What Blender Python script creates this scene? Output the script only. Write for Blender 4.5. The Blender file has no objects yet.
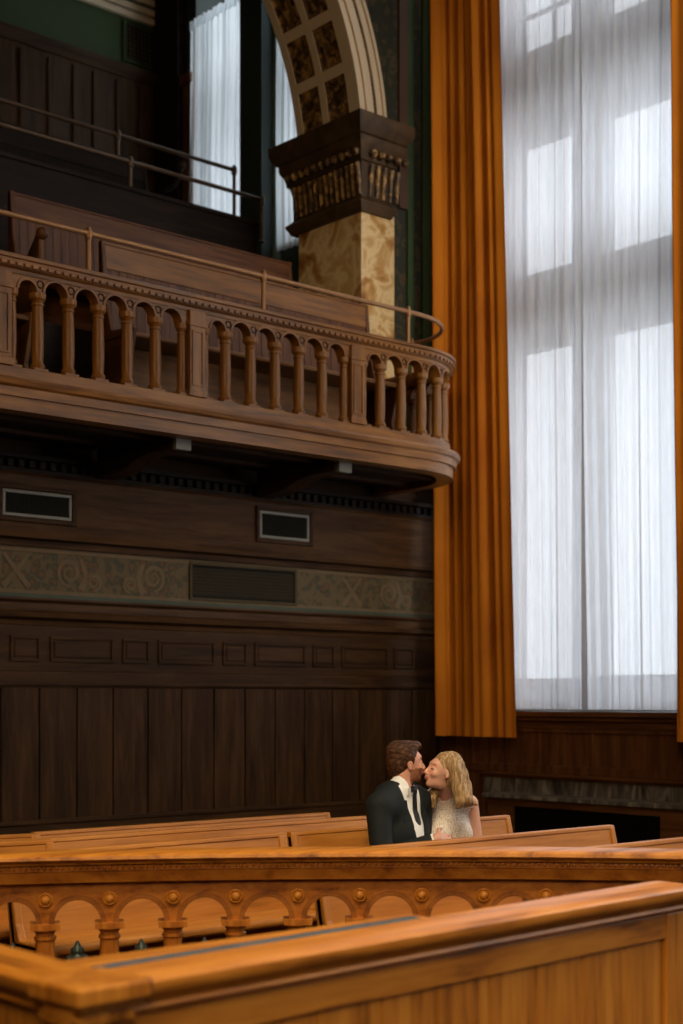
import bpy, math, random
import numpy as np
from mathutils import Vector, Matrix, noise
random.seed(7)
C = bpy.context.scene.collection
PI = math.pi
# ------------------------------------------------------------------ helpers
class MB:
    def __init__(s): s.v = []; s.f = []
    def box(s, x0, x1, y0, y1, z0, z1):
        b = len(s.v)
        s.v += [(x0,y0,z0),(x1,y0,z0),(x1,y1,z0),(x0,y1,z0),(x0,y0,z1),(x1,y0,z1),(x1,y1,z1),(x0,y1,z1)]
        s.f += [(b,b+3,b+2,b+1),(b+4,b+5,b+6,b+7),(b,b+1,b+5,b+4),(b+1,b+2,b+6,b+5),(b+2,b+3,b+7,b+6),(b+3,b,b+4,b+7)]
        return s
    def hexa(s, pts):
        b = len(s.v); s.v += [tuple(p) for p in pts]
        s.f += [(b,b+3,b+2,b+1),(b+4,b+5,b+6,b+7),(b,b+1,b+5,b+4),(b+1,b+2,b+6,b+5),(b+2,b+3,b+7,b+6),(b+3,b,b+4,b+7)]
        return s
    def lathe(s, prof, cx=0, cy=0, seg=14, sq=None):
        b = len(s.v); n = len(prof)
        for r, z in prof:
            for k in range(seg):
                a = 2*PI*k/seg; s.v.append((cx+r*math.cos(a), cy+r*math.sin(a), z))
        for i in range(n-1):
            for k in range(seg):
                k2 = (k+1) % seg
                s.f.append((b+i*seg+k, b+i*seg+k2, b+(i+1)*seg+k2, b+(i+1)*seg+k))
        s.f.append(tuple(b+k for k in reversed(range(seg)))); s.f.append(tuple(b+(n-1)*seg+k for k in range(seg)))
        return s
    def sweep(s, prof, frames, caps=True):
        # prof: closed polygon (off, z); frames: list (x, y, nx, ny)
        b = len(s.v); m = len(prof)
        for (x, y, nx, ny) in frames:
            for (o, z) in prof: s.v.append((x+nx*o, y+ny*o, z))
        for i in range(len(frames)-1):
            for j in range(m):
                j2 = (j+1) % m
                s.f.append((b+i*m+j, b+i*m+j2, b+(i+1)*m+j2, b+(i+1)*m+j))
        if caps:
            s.f.append(tuple(b+j for j in reversed(range(m)))); s.f.append(tuple(b+(len(frames)-1)*m+j for j in range(m)))
        return s
    def tube(s, pts, r, seg=10, r2=None):
        pts = [Vector(p) for p in pts]; b = len(s.v); n = len(pts)
        up = None
        for i, p in enumerate(pts):
            t = (pts[min(i+1, n-1)]-pts[max(i-1, 0)]).normalized()
            if up is None:
                up = Vector((0,0,1)) if abs(t.z) < .9 else Vector((1,0,0))
            u = (up - t*up.dot(t)).normalized(); w = t.cross(u); up = u
            rr = r if r2 is None else r+(r2-r)*i/(n-1)
            if callable(r): rr = r(i/(n-1))
            for k in range(seg):
                a = 2*PI*k/seg; s.v.append(tuple(p+u*math.cos(a)*rr+w*math.sin(a)*rr))
        for i in range(n-1):
            for k in range(seg):
                k2 = (k+1) % seg
                s.f.append((b+i*seg+k, b+i*seg+k2, b+(i+1)*seg+k2, b+(i+1)*seg+k))
        s.f.append(tuple(b+k for k in reversed(range(seg)))); s.f.append(tuple(b+(n-1)*seg+k for k in range(seg)))
        return s
    def ball(s, c, r, seg=12, rings=8, sc=(1,1,1)):
        b = len(s.v)
        s.v.append((c[0], c[1], c[2]-r*sc[2]))
        for i in range(1, rings):
            t = -PI/2+PI*i/rings
            for k in range(seg):
                a = 2*PI*k/seg
                s.v.append((c[0]+r*sc[0]*math.cos(t)*math.cos(a), c[1]+r*sc[1]*math.cos(t)*math.sin(a), c[2]+r*sc[2]*math.sin(t)))
        s.v.append((c[0], c[1], c[2]+r*sc[2])); e = len(s.v)-1
        for k in range(seg):
            k2 = (k+1) % seg
            s.f.append((b, b+1+k2, b+1+k)); s.f.append((e, b+1+(rings-2)*seg+k, b+1+(rings-2)*seg+k2))
            for i in range(rings-2):
                s.f.append((b+1+i*seg+k, b+1+i*seg+k2, b+1+(i+1)*seg+k2, b+1+(i+1)*seg+k))
        return s
    def grid(s, fn, nu, nv):
        b = len(s.v)
        for j in range(nv+1):
            for i in range(nu+1): s.v.append(tuple(fn(i/nu, j/nv)))
        for j in range(nv):
            for i in range(nu):
                a = b+j*(nu+1)+i; s.f.append((a, a+1, a+nu+2, a+nu+1))
        return s
    def build(s, name, mat, parent=None, smooth=False, bevel=0, solid=0, sub=0, angle=35, local=False):
        me = bpy.data.meshes.new(name)
        off = Vector((0,0,0))
        if parent is not None and not local:
            off = wloc(parent)
        me.from_pydata([tuple(Vector(p)-off) for p in s.v], [], s.f); me.update()
        me.materials.append(mat)
        if smooth:
            me.shade_smooth()
            if angle: me.set_sharp_from_angle(angle=math.radians(angle))
        o = bpy.data.objects.new(name, me); C.objects.link(o)
        if parent is not None: o.parent = parent
        if bevel:
            m = o.modifiers.new('bevel', 'BEVEL'); m.width = bevel; m.segments = 2; m.limit_method = 'ANGLE'; m.angle_limit = math.radians(40)
        if solid:
            m = o.modifiers.new('solid', 'SOLIDIFY'); m.thickness = solid
        return o
def wloc(o):
    v = Vector((0,0,0))
    while o is not None: v += o.location; o = o.parent
    return v
def tag(o, label, cat, group=None):
    o['label'] = label; o['category'] = cat
    if group: o['group'] = group
    return o
def thing(name, label, cat, loc=(0,0,0), rz=0, group=None):
    o = bpy.data.objects.new(name, None); C.objects.link(o)
    o.empty_display_size = .1; o.location = loc; o.rotation_euler = (0,0,rz)
    return tag(o, label, cat, group)
def struct(o): o['kind'] = 'structure'; return o
def sempty(name, loc):
    o = bpy.data.objects.new(name, None); C.objects.link(o); o.location = loc; o.empty_display_size = .1
    return struct(o)
# ------------------------------------------------------------------ materials
def new(name):
    m = bpy.data.materials.new(name); m.use_nodes = True
    nt = m.node_tree; nt.nodes.clear()
    out = nt.nodes.new('ShaderNodeOutputMaterial'); p = nt.nodes.new('ShaderNodeBsdfPrincipled')
    nt.links.new(p.outputs[0], out.inputs[0])
    return m, nt, p
def N(nt, t, **kw):
    n = nt.nodes.new(t)
    for k, v in kw.items(): setattr(n, k, v)
    return n
def ramp(nt, fac, cols):
    r = N(nt, 'ShaderNodeValToRGB'); cr = r.color_ramp
    while len(cr.elements) < len(cols): cr.elements.new(.5)
    for e, (p, c) in zip(cr.elements, cols): e.position = p; e.color = (*c, 1)
    nt.links.new(fac, r.inputs[0]); return r.outputs[0]
def coords(nt, scale, rot=(0,0,0), src='Object'):
    tc = N(nt, 'ShaderNodeTexCoord'); mp = N(nt, 'ShaderNodeMapping')
    mp.inputs['Scale'].default_value = scale; mp.inputs['Rotation'].default_value = rot
    nt.links.new(tc.outputs[src], mp.inputs[0]); return mp.outputs[0]
def wood(name, dark, mid, light, axis='X', rough=.35, coat=.3, sc=1.0, spec=.5):
    m, nt, p = new(name)
    s = {'X': (1.2,14,14), 'Y': (14,1.2,14), 'Z': (14,14,1.2)}[axis]
    v = coords(nt, tuple(a*sc for a in s))
    n1 = N(nt, 'ShaderNodeTexNoise'); n1.inputs['Scale'].default_value = 1.3; n1.inputs['Detail'].default_value = 5; n1.inputs['Distortion'].default_value = .6
    nt.links.new(v, n1.inputs['Vector'])
    v2 = coords(nt, tuple(a*sc*4 for a in s))
    n2 = N(nt, 'ShaderNodeTexNoise'); n2.inputs['Scale'].default_value = 1.6; n2.inputs['Detail'].default_value = 3
    nt.links.new(v2, n2.inputs['Vector'])
    mx = N(nt, 'ShaderNodeMath', operation='MULTIPLY_ADD'); nt.links.new(n2.outputs[0], mx.inputs[0]); mx.inputs[1].default_value = .35
    nt.links.new(n1.outputs[0], mx.inputs[2])
    c = ramp(nt, mx.outputs[0], [(.42, dark), (.64, mid), (.86, light)])
    nt.links.new(c, p.inputs['Base Color'])
    p.inputs['Roughness'].default_value = rough; p.inputs['Coat Weight'].default_value = coat; p.inputs['Coat Roughness'].default_value = .25
    p.inputs['Specular IOR Level'].default_value = spec
    b = N(nt, 'ShaderNodeBump'); b.inputs['Strength'].default_value = .12; b.inputs['Distance'].default_value = .004
    nt.links.new(mx.outputs[0], b.inputs['Height']); nt.links.new(b.outputs[0], p.inputs['Normal'])
    return m
def plain(name, col, rough=.5, metal=0, var=.12, vs=8, spec=.5):
    m, nt, p = new(name)
    n = N(nt, 'ShaderNodeTexNoise'); n.inputs['Scale'].default_value = vs; n.inputs['Detail'].default_value = 4
    nt.links.new(coords(nt, (1,1,1)), n.inputs['Vector'])
    d = tuple(max(0, c*(1-var)) for c in col); l = tuple(min(1, c*(1+var)) for c in col)
    nt.links.new(ramp(nt, n.outputs[0], [(.3, d), (.7, l)]), p.inputs['Base Color'])
    p.inputs['Roughness'].default_value = rough; p.inputs['Metallic'].default_value = metal; p.inputs['Specular IOR Level'].default_value = spec
    return m
def blotch(name, cols, scale=3, rough=.4, dist=1.0, bump=0, stretch=(1,1,1), vor=False, metal=0):
    m, nt, p = new(name)
    v = coords(nt, stretch)
    n = N(nt, 'ShaderNodeTexNoise'); n.inputs['Scale'].default_value = scale; n.inputs['Detail'].default_value = 7; n.inputs['Distortion'].default_value = dist
    nt.links.new(v, n.inputs['Vector']); src = n.outputs[0]
    if vor:
        w = N(nt, 'ShaderNodeTexVoronoi'); w.inputs['Scale'].default_value = scale*2.2; nt.links.new(v, w.inputs['Vector'])
        mt = N(nt, 'ShaderNodeMath', operation='MULTIPLY_ADD'); nt.links.new(w.outputs['Distance'], mt.inputs[0]); mt.inputs[1].default_value = .5; nt.links.new(n.outputs[0], mt.inputs[2]); src = mt.outputs[0]
    nt.links.new(ramp(nt, src, cols), p.inputs['Base Color']); p.inputs['Roughness'].default_value = rough; p.inputs['Metallic'].default_value = metal
    if bump:
        b = N(nt, 'ShaderNodeBump'); b.inputs['Strength'].default_value = bump; b.inputs['Distance'].default_value = .02
        nt.links.new(src, b.inputs['Height']); nt.links.new(b.outputs[0], p.inputs['Normal'])
    return m
def sheer(name, col, transp):
    m = bpy.data.materials.new(name); m.use_nodes = True; nt = m.node_tree; nt.nodes.clear()
    out = N(nt, 'ShaderNodeOutputMaterial'); tr = N(nt, 'ShaderNodeBsdfTransparent'); tl = N(nt, 'ShaderNodeBsdfTranslucent'); df = N(nt, 'ShaderNodeBsdfDiffuse')
    wv = N(nt, 'ShaderNodeTexNoise'); wv.inputs['Scale'].default_value = 40; nt.links.new(coords(nt, (1,1,.1)), wv.inputs['Vector'])
    c = ramp(nt, wv.outputs[0], [(.3, tuple(a*.9 for a in col)), (.7, col)])
    nt.links.new(c, tl.inputs[0]); nt.links.new(c, df.inputs[0])
    m1 = N(nt, 'ShaderNodeMixShader'); m1.inputs[0].default_value = .3; nt.links.new(tl.outputs[0], m1.inputs[1]); nt.links.new(df.outputs[0], m1.inputs[2])
    m2 = N(nt, 'ShaderNodeMixShader'); m2.inputs[0].default_value = transp; nt.links.new(m1.outputs[0], m2.inputs[1]); nt.links.new(tr.outputs[0], m2.inputs[2])
    nt.links.new(m2.outputs[0], out.inputs[0]); return m
def velvet(name, dark, col):
    m, nt, p = new(name)
    n = N(nt, 'ShaderNodeTexNoise'); n.inputs['Scale'].default_value = 2; nt.links.new(coords(nt, (1,1,.5)), n.inputs['Vector'])
    nt.links.new(ramp(nt, n.outputs[0], [(.3, dark), (.65, col)]), p.inputs['Base Color'])
    p.inputs['Roughness'].default_value = .8; p.inputs['Sheen Weight'].default_value = .12; p.inputs['Sheen Tint'].default_value = (1,.55,.15,1); p.inputs['Specular IOR Level'].default_value = .2
    return m
OAK = ((.17,.045,.005), (.37,.115,.011), (.47,.165,.020))
HON = ((.17,.050,.005), (.47,.165,.016), (.60,.24,.030))
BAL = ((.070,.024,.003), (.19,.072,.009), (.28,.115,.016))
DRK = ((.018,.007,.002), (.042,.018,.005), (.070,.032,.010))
M = {}
for ax in 'XYZ':
    M['oak'+ax] = wood('oak_'+ax, *OAK, axis=ax, rough=.42, coat=.15, spec=.35)
    M['hon'+ax] = wood('honey_oak_'+ax, *HON, axis=ax, rough=.42, coat=.15, spec=.35)
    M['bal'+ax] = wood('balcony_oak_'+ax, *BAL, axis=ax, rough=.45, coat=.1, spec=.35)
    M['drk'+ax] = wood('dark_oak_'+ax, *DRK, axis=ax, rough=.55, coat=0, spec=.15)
    M['mah'+ax] = wood('red_oak_'+ax, (.05,.015,.004), (.10,.034,.009), (.16,.06,.018), axis=ax, rough=.5, coat=.05, spec=.3)
for ax in 'XYZ': M['umb'+ax] = wood('umber_oak_'+ax, (.028,.012,.004), (.066,.030,.010), (.105,.050,.018), axis=ax, rough=.55, coat=0, spec=.18)
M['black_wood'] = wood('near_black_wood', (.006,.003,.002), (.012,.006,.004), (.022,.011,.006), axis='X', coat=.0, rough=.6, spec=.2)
M['brass'] = plain('aged_brass', (.30,.15,.06), .45, .5)
M['dull_brass'] = plain('dull_brass_rail', (.12,.075,.045), .4, .6)
M['iron'] = blotch('green_iron', [(.3,(.012,.02,.018)), (.7,(.05,.07,.06))], 20, .5, metal=.5)
M['marble'] = blotch('yellow_marble', [(.34,(.26,.09,.02)), (.45,(.56,.31,.10)), (.53,(.84,.64,.33)), (.60,(.62,.38,.14)), (.70,(.88,.70,.42))], 3.4, .35, .7)
M['grey_marble'] = blotch('grey_veined_marble', [(.3,(.03,.025,.02)), (.5,(.12,.10,.08)), (.65,(.30,.26,.21)), (.8,(.08,.06,.05))], 3.0, .35, 1.5, stretch=(3,3,1))
M['bronze'] = blotch('dark_bronze', [(.35,(.02,.010,.004)), (.50,(.14,.07,.020)), (.68,(.50,.29,.08))], 14, .45, 1, bump=.6)
M['bronze_plain'] = blotch('brown_bronze', [(.3,(.035,.018,.005)), (.7,(.095,.052,.016))], 6, .6)
M['cream'] = plain('cream_paint', (.66,.52,.34), .55, var=.05, vs=2)
M['green_wall'] = plain('green_wall_paint', (.026,.050,.008), .7, var=.2, vs=1.5)
M['stencil'] = blotch('green_stencilled_wall', [(.35,(.012,.017,.005)), (.5,(.026,.028,.008)), (.62,(.075,.045,.014)), (.75,(.018,.02,.007))], 5, .7, 2.5, vor=True)
M['brown_wall'] = plain('brown_wall_band', (.07,.03,.012), .6, vs=3)
M['teal'] = plain('teal_reveal_paint', (.022,.036,.028), .6, vs=3)
M['teal_light'] = plain('pale_teal_paint', (.16,.23,.22), .6, vs=3)
M['frieze'] = blotch('painted_frieze', [(.30,(.03,.032,.014)), (.45,(.085,.06,.022)), (.56,(.15,.06,.018)), (.68,(.04,.045,.020)), (.8,(.12,.08,.03))], 7, .7, 1.5, vor=True)
M['scroll'] = plain('tan_scroll_paint', (.15,.10,.045), .7)
M['green_trim'] = plain('green_painted_moulding', (.04,.06,.035), .6)
M['black'] = plain('black_metal', (.006,.006,.005), .6, spec=.1)
M['grey_metal'] = plain('grey_painted_metal', (.22,.22,.19), .5)
M['dark_grille'] = plain('bronze_grille', (.07,.05,.02), .6, spec=.2)
M['velvet'] = velvet('orange_velvet', (.46,.125,.006), (.68,.22,.012))
M['sheer'] = sheer('white_sheer', (.91,.92,.95), .13)
M['sheer2'] = sheer('pale_sheer', (.88,.93,.95), .12)
M['window_paint'] = plain('white_window_paint', (.50,.50,.50), .5, var=.05)
M['stone'] = blotch('facade_stone', [(.3,(.42,.40,.38)), (.7,(.55,.53,.50))], 2, .8)
M['blue'] = blotch('blue_green_leather', [(.3,(.005,.05,.09)), (.7,(.015,.085,.14))], 12, .8)
M['plaster'] = plain('dim_plaster', (.16,.12,.08), .8)
M['carpet'] = plain('dark_carpet', (.03,.015,.010), .95, vs=30)
g, nt, p = new('window_glass'); p.inputs['Base Color'].default_value = (1,1,1,1); p.inputs['Roughness'].default_value = 0; p.inputs['IOR'].default_value = 1.02; p.inputs['Transmission Weight'].default_value = 1
nt.nodes.remove(p); tb = N(nt, 'ShaderNodeBsdfTransparent'); gb = N(nt, 'ShaderNodeBsdfGlossy'); gb.inputs['Roughness'].default_value = .02
tb.inputs[0].default_value = (.96,.98,1,1); mg = N(nt, 'ShaderNodeMixShader'); mg.inputs[0].default_value = .05
nt.links.new(tb.outputs[0], mg.inputs[1]); nt.links.new(gb.outputs[0], mg.inputs[2])
nt.links.new(mg.outputs[0], [n for n in nt.nodes if n.type == 'OUTPUT_MATERIAL'][0].inputs[0]); M['glass'] = g

# ------------------------------------------------------------------ room shell
MB().box(-14,0,-14,0,-.1,0).build('floor', M['carpet']).__setitem__('kind','structure')
MB().box(-14.2,.8,-14.2,5,11,11.2).build('ceiling', M['plaster']).__setitem__('kind','structure')
MB().box(-14.2,-14,-14.2,4.6,0,11).build('wall_left_end', M['plaster']).__setitem__('kind','structure')
MB().box(-14,0,-14.2,-14,0,11).build('wall_back', M['plaster']).__setitem__('kind','structure')

# window wall (X = 0 .. .6) with openings
ops = [(-2.72,-.47,1.41,10.2), (-6.6,-4.7,1.41,10.2), (-11.0,-9.1,1.41,10.2), (2.62,3.64,6.0,10.2), (1.32,2.30,6.0,10.2)]
wr = MB()
ys = sorted({-14.2, 4.6} | {a for o in ops for a in o[:2]})
for y0, y1 in zip(ys[:-1], ys[1:]):
    o = [q for q in ops if q[0] <= y0+1e-6 and q[1] >= y1-1e-6]
    if o: wr.box(0,.6,y0,y1,0,o[0][2]); wr.box(0,.6,y0,y1,o[0][3],11)
    else: wr.box(0,.6,y0,y1,0,11)
wall_right = struct(wr.build('wall_right', M['teal']))

def window(name, y0, y1, z0, z1, mulls, trans, X=.42, fr=.07, bars=()):
    w = sempty(name, (X, (y0+y1)/2, z0))
    m = MB(); m.box(X,X+.1,y0,y0+fr,z0,z1); m.box(X,X+.1,y1-fr,y1,z0,z1); m.box(X,X+.1,y0,y1,z1-fr,z1); m.box(X-.05,X+.12,y0,y1,z0,z0+.08)
    for a, b in mulls: m.box(X-.12,X+.12,a,b,z0,z1)
    for a, b in trans: m.box(X-.08,X+.12,y0,y1,a,b)
    for kind, a, b, c in bars:
        if kind == 'h': m.box(X+.03,X+.07,b,c,a-.018,a+.018)
        else: m.box(X+.03,X+.07,a-.018,a+.018,b,c)
    m.build('window_frame', M['window_paint'], w, bevel=.008)
    MB().box(X+.045,X+.052,y0,y1,z0,z1).build('pane', M['glass'], w)
    return w
window('window_1', -2.72,-.42,1.41,10.2, [(-1.48,-1.22)], [(4.50,5.13),(6.28,7.04)], bars=[('h',7.4,-2.6,-.5),('v',-.9,7.04,10),('v',-1.9,7.04,10)])
for i, (a, b) in enumerate([(-6.6,-4.7),(-11.0,-9.1)]):
    window('window_%d' % (i+2), a, b, 1.41, 10.2, [((a+b)/2-.12,(a+b)/2+.12)], [(4.5,5.13),(6.28,7.04)])
window('window_4', 2.62,3.64,6.0,10.2, [], [(7.55,7.72)])
window('window_5', 1.32,2.30,6.0,10.2, [], [(7.55,7.72)])
# window 1 casing and sill, panelled dado and radiator bench below it
t = MB(); t.box(-.10,.0,-3.2,-.62,1.365,1.41); t.box(-.07,0,-3.2,-.62,1.33,1.365); t.box(-.04,0,-3.2,-.62,1.27,1.33)
struct(t.build('trim_1', M['mahY'], bevel=.006))
dado = sempty('trim_2', (-.02,-2,.8))
MB().box(-.02,0,-4.2,0,.0,1.30).build('backing_board', M['mahZ'], dado)
m = MB(); edges = [-.05,-.40,-.78,-1.139,-1.402,-1.686,-2.018,-2.317,-2.65,-3.0,-3.35,-3.7,-4.1]
for e in edges: m.box(-.030,-.02,e-.022,e+.022,.95,1.25)
m.box(-.035,-.02,-4.2,0,.90,.97); m.box(-.035,-.02,-4.2,0,1.235,1.27); m.build('stile', M['mahZ'], dado, bevel=.004)
m = MB(); m.box(-.085,-.0,-4.2,-.55,.875,.90); m.box(-.06,-.0,-4.2,-.55,.855,.875); m.build('moulding', M['mahY'], dado, bevel=.005)
MB().box(-.04,-.02,-4.2,-.55,.72,.86).build('marble_strip', M['grey_marble'], dado)
rad = thing('radiator_cover', 'dark wooden radiator cover with slotted metal grille under the tall window', 'radiator cover', (-.15,-2.3,0))
MB().box(-.27,-.02,-4.2,-.74,.70,.735).build('shelf', M['grey_marble'], rad, bevel=.006)
m = MB(); m.box(-.24,-.02,-4.2,-.78,.0,.12); m.box(-.24,-.02,-4.2,-.78,.64,.70); m.box(-.24,-.02,-1.05,-.78,.12,.64); m.box(-.24,-.02,-4.2,-2.50,.12,.64)
m.build('case', M['mahY'], rad, bevel=.005)
MB().box(-.10,-.08,-2.5,-1.05,.12,.64).build('grille_back', M['black'], rad)
m = MB()
y = -1.06
while y > -2.5: m.box(-.215,-.20,y-.008,y+.004,.12,.64); y -= .03
m.box(-.22,-.20,-2.5,-1.05,.37,.39); m.build('grille', M['black'], rad)

# exterior building seen through the sheers
ext = thing('stone_building', 'pale stone building outside, blurred behind the sheer curtains', 'building', (9,-6,-4))
m = MB(); m.box(9,9.4,-9,14,-4,.6)
m.build('wall', M['stone'], ext)
m = MB(); m.box(8.8,9.4,-9,14,.6,.9); m.build('cornice', M['stone'], ext)
m = MB(); m.box(-.0+.7,9.4,-20,20,-4.1,-4.0); m.build('pavement', M['stone'], ext)

# ------------------------------------------------------------------ left wall (Y = 0)
AC, AZ, RI, RO = -3.53, 6.10, 2.58, 2.85
w = MB()
w.box(-14,0,0,.25,0,3.40)                         # lower wall behind panelling
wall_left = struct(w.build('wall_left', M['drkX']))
# upper wall with the arch cut out
w = MB(); XL = 2*AC+.60
def archpt(R, a): return (AC+R*math.cos(a), AZ+R*math.sin(a))
n = 40
for i in range(n):
    a0, a1 = PI*i/n, PI*(i+1)/n
    p0, p1 = archpt(RO-.12, a0), archpt(RO-.12, a1)
    for yy in (.02, .78):
        b = len(w.v); w.v += [(p0[0],yy,p0[1]), (p1[0],yy,p1[1]), (p1[0],yy,11), (p0[0],yy,11)]
        w.f.append((b,b+1,b+2,b+3))
w.box(-.574,0,.02,.78,3.4,6.4); w.box(AC+RO-.13,0,.02,.78,6.4,11); w.box(-14,AC-RO+.13,.02,.78,3.4,11)
w.build('upper_wall', M['stencil'], wall_left)
MB().box(-.50,-.40,-.005,.02,5.7,11).build('brown_band', M['brown_wall'], wall_left)
MB().box(-.40,-.33,-.004,.02,3.5,11).build('green_band', M['green_wall'], wall_left)
MB().box(-.22,-.14,-.004,.02,3.5,11).build('green_band', M['green_wall'], wall_left)
# tall boards of the wainscot, each one a board
bx = [-.05]
xs = [.05-.3*k for k in range(0,33)]
boards = [-2.178-.3*k for k in range(-7,20)]
m = MB(); m.box(-10,0,-.012,0,.66,1.585); m.build('boarding', M['black_wood'], wall_left)
for i in range(len(boards)-1):
    b1, b0 = boards[i], boards[i+1]
    if b1 > 0: b1 = min(b1, 0)
    if b0 >= 0: continue
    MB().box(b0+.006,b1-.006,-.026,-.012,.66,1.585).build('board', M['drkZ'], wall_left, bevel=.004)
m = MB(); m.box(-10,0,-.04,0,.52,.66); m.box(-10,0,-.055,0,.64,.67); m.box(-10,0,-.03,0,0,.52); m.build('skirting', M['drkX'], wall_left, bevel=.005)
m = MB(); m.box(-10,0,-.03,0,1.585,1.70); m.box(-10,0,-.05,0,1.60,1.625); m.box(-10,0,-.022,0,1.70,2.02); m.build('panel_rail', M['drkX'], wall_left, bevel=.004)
m = MB()
def framed(m, x0, x1, z0, z1, y, t=.022, d=.014):
    m.box(x0,x1,y-d,y,z0,z0+t); m.box(x0,x1,y-d,y,z1-t,z1); m.box(x0,x0+t,y-d,y,z0+t,z1-t); m.box(x1-t,x1,y-d,y,z0+t,z1-t)
x = -4.21
pans = []
k = -3
base = -4.205
while True:
    x0 = base+k*.905
    if x0 > -.3: break
    pans.append((x0, x0+.235)); pans.append((x0+.31, x0+.83)); k += 1
for (a, b) in pans:
    if b > -.02: continue
    m = MB(); framed(m, a, b, 1.765, 1.945, -.022); m.build('panel_moulding', M['drkX'], wall_left, bevel=.004)
    MB().box(a+.035,b-.035,-.030,-.022,1.80,1.91).build('raised_panel', M['drkX'], wall_left, bevel=.006)
m = MB()
fr = [(x, 0, 0, -1) for x in (-10, 0)]
m.sweep([(0,2.02),(.03,2.02),(.04,2.05),(.09,2.07),(.10,2.10),(.06,2.12),(.06,2.17),(.09,2.19),(.09,2.205),(0,2.205)], fr)
m.build('wainscot_cap', M['umbX'], wall_left, smooth=True)
m = MB(); m.box(-10,0,-.03,0,2.205,2.235); m.build('green_moulding', M['green_trim'], wall_left)
MB().box(-10,0,-.008,0,2.235,2.56).build('frieze', M['frieze'], wall_left)
m = MB(); m.box(-10,0,-.016,0,2.235,2.262); m.box(-10,0,-.016,0,2.525,2.56)
m.build('frieze_border', M['scroll'], wall_left)
def ribbon(m, pts, wd, y0=-.012, y1=-.008):
    b = len(m.v); n = len(pts)
    for i, (x, z) in enumerate(pts):
        x2, z2 = pts[min(i+1,n-1)]; x1, z1 = pts[max(i-1,0)]
        dx, dz = x2-x1, z2-z1; L = math.hypot(dx,dz) or 1; nx, nz = -dz/L, dx/L
        ww = wd*(.5+.5*math.sin(PI*min(1,(i+1)/n*1.2)))
        m.v += [(x+nx*ww,y0,z+nz*ww), (x-nx*ww,y0,z-nz*ww)]
    for i in range(n-1): m.f.append((b+2*i,b+2*i+1,b+2*i+3,b+2*i+2))
def spiral(m, cx, cz, r, flip=1, tail=1):
    pts = []
    for i in range(30):
        t = i/29; a = PI*3.2*t-PI/2; rr = r*(1-.75*t)
        pts.append((cx+flip*rr*math.cos(a), cz+rr*math.sin(a)))
    ribbon(m, pts, .015)
m = MB()
X0 = -4.15
for k in range(-3, 4):
    c = X0+k*1.55
    if c > -.1: continue
    for f_ in (-1, 1):
        xx = c+f_*.42
        if xx < -.1 and not (-3.0 < xx < -1.4):
            spiral(m, xx, 2.40, .10, -f_); spiral(m, xx+f_*.2, 2.34, .06, f_)
            ribbon(m, [(xx+f_*.09, 2.28), (xx+f_*.14, 2.38), (xx+f_*.09, 2.5)], .03)
    if c < -.2 and not (-2.9 < c < -1.5):
        ribbon(m, [(c-.1,2.28),(c,2.39),(c+.1,2.51)], .022); ribbon(m, [(c+.1,2.28),(c,2.39),(c-.1,2.51)], .022, -.013, -.0125)
m.build('scrollwork', M['scroll'], wall_left)
# band (boxed duct) above the frieze with dentils
m = MB(); m.sweep([(0,2.56),(.05,2.56),(.06,2.60),(.13,2.61),(.14,2.64),(.13,2.66),(.13,3.03),(.15,3.05),(0,3.05)], fr)
m.build('wood_band', M['umbX'], wall_left, smooth=True)
m = MB(); m.box(-10,0,-.15,0,3.05,3.075); m.box(-10,0,-.10,0,3.075,3.16); m.box(-10,0,-.17,0,3.14,3.17); m.build('dentil_backing', M['black_wood'], wall_left)
m = MB(); x = -6.5
while x < -.05: m.box(x,x+.045,-.145,-.10,3.08,3.135); x += .082
m.build('dentil_row', M['black_wood'], wall_left, bevel=.004)

# ornate grille in the frieze
gr = thing('ornate_wall_grille', 'dark pierced metal grille set in the painted frieze under the balcony', 'grille', (-2.17,-.01,2.26))
m = MB(); framed(m, -2.70, -1.65, 2.25, 2.545, -.008, .025, .016); m.build('frame', M['dark_grille'], gr, bevel=.003)
MB().box(-2.68,-1.67,-.011,-.009,2.27,2.53).build('backing', M['black'], gr)
m = MB()
for i in range(36):
    for j in range(8):
        cx_ = -2.665+i*.028+(.014 if j % 2 else 0); cz_ = 2.30+j*.0265
        if cx_ > -1.68: continue
        pts = [(cx_+.011*math.cos(a*PI/3), cz_+.013*math.sin(a*PI/3)) for a in range(7)]
        ribbon(m, pts, .0028, -.016, -.014)
m.build('lattice', M['dark_grille'], gr)
# air vents in the band
def vent(x0, x1, z0, z1, label):
    y = -.13
    v = thing('air_vent', label, 'air vent', ((x0+x1)/2, y, z0), group=None)
    m = MB(); framed(m, x0-.035, x1+.035, z0-.035, z1+.035, y, .03, .022); m.build('wooden_frame', M['drkX'], v, bevel=.004)
    m = MB(); framed(m, x0, x1, z0, z1, y, .022, .014); m.build('frame', M['grey_metal'], v, bevel=.003)
    MB().box(x0+.02,x1-.02,y-.003,y-.001,z0+.02,z1-.02).build('backing', M['black'], v)
    m = MB(); x = x0+.03
    while x < x1-.025: m.box(x,x+.005,y-.010,y-.003,z0+.02,z1-.02); x += .0165
    m.build('fins', plain('vent_fin', (.03,.03,.025), .6, spec=.1), v)
vent(-4.325,-3.79,2.745,2.925, 'grey metal air vent at the left end of the wooden band under the balcony')
vent(-2.125,-1.625,2.755,2.965, 'grey metal air vent in the wooden band, nearer the orange curtain')

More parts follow.
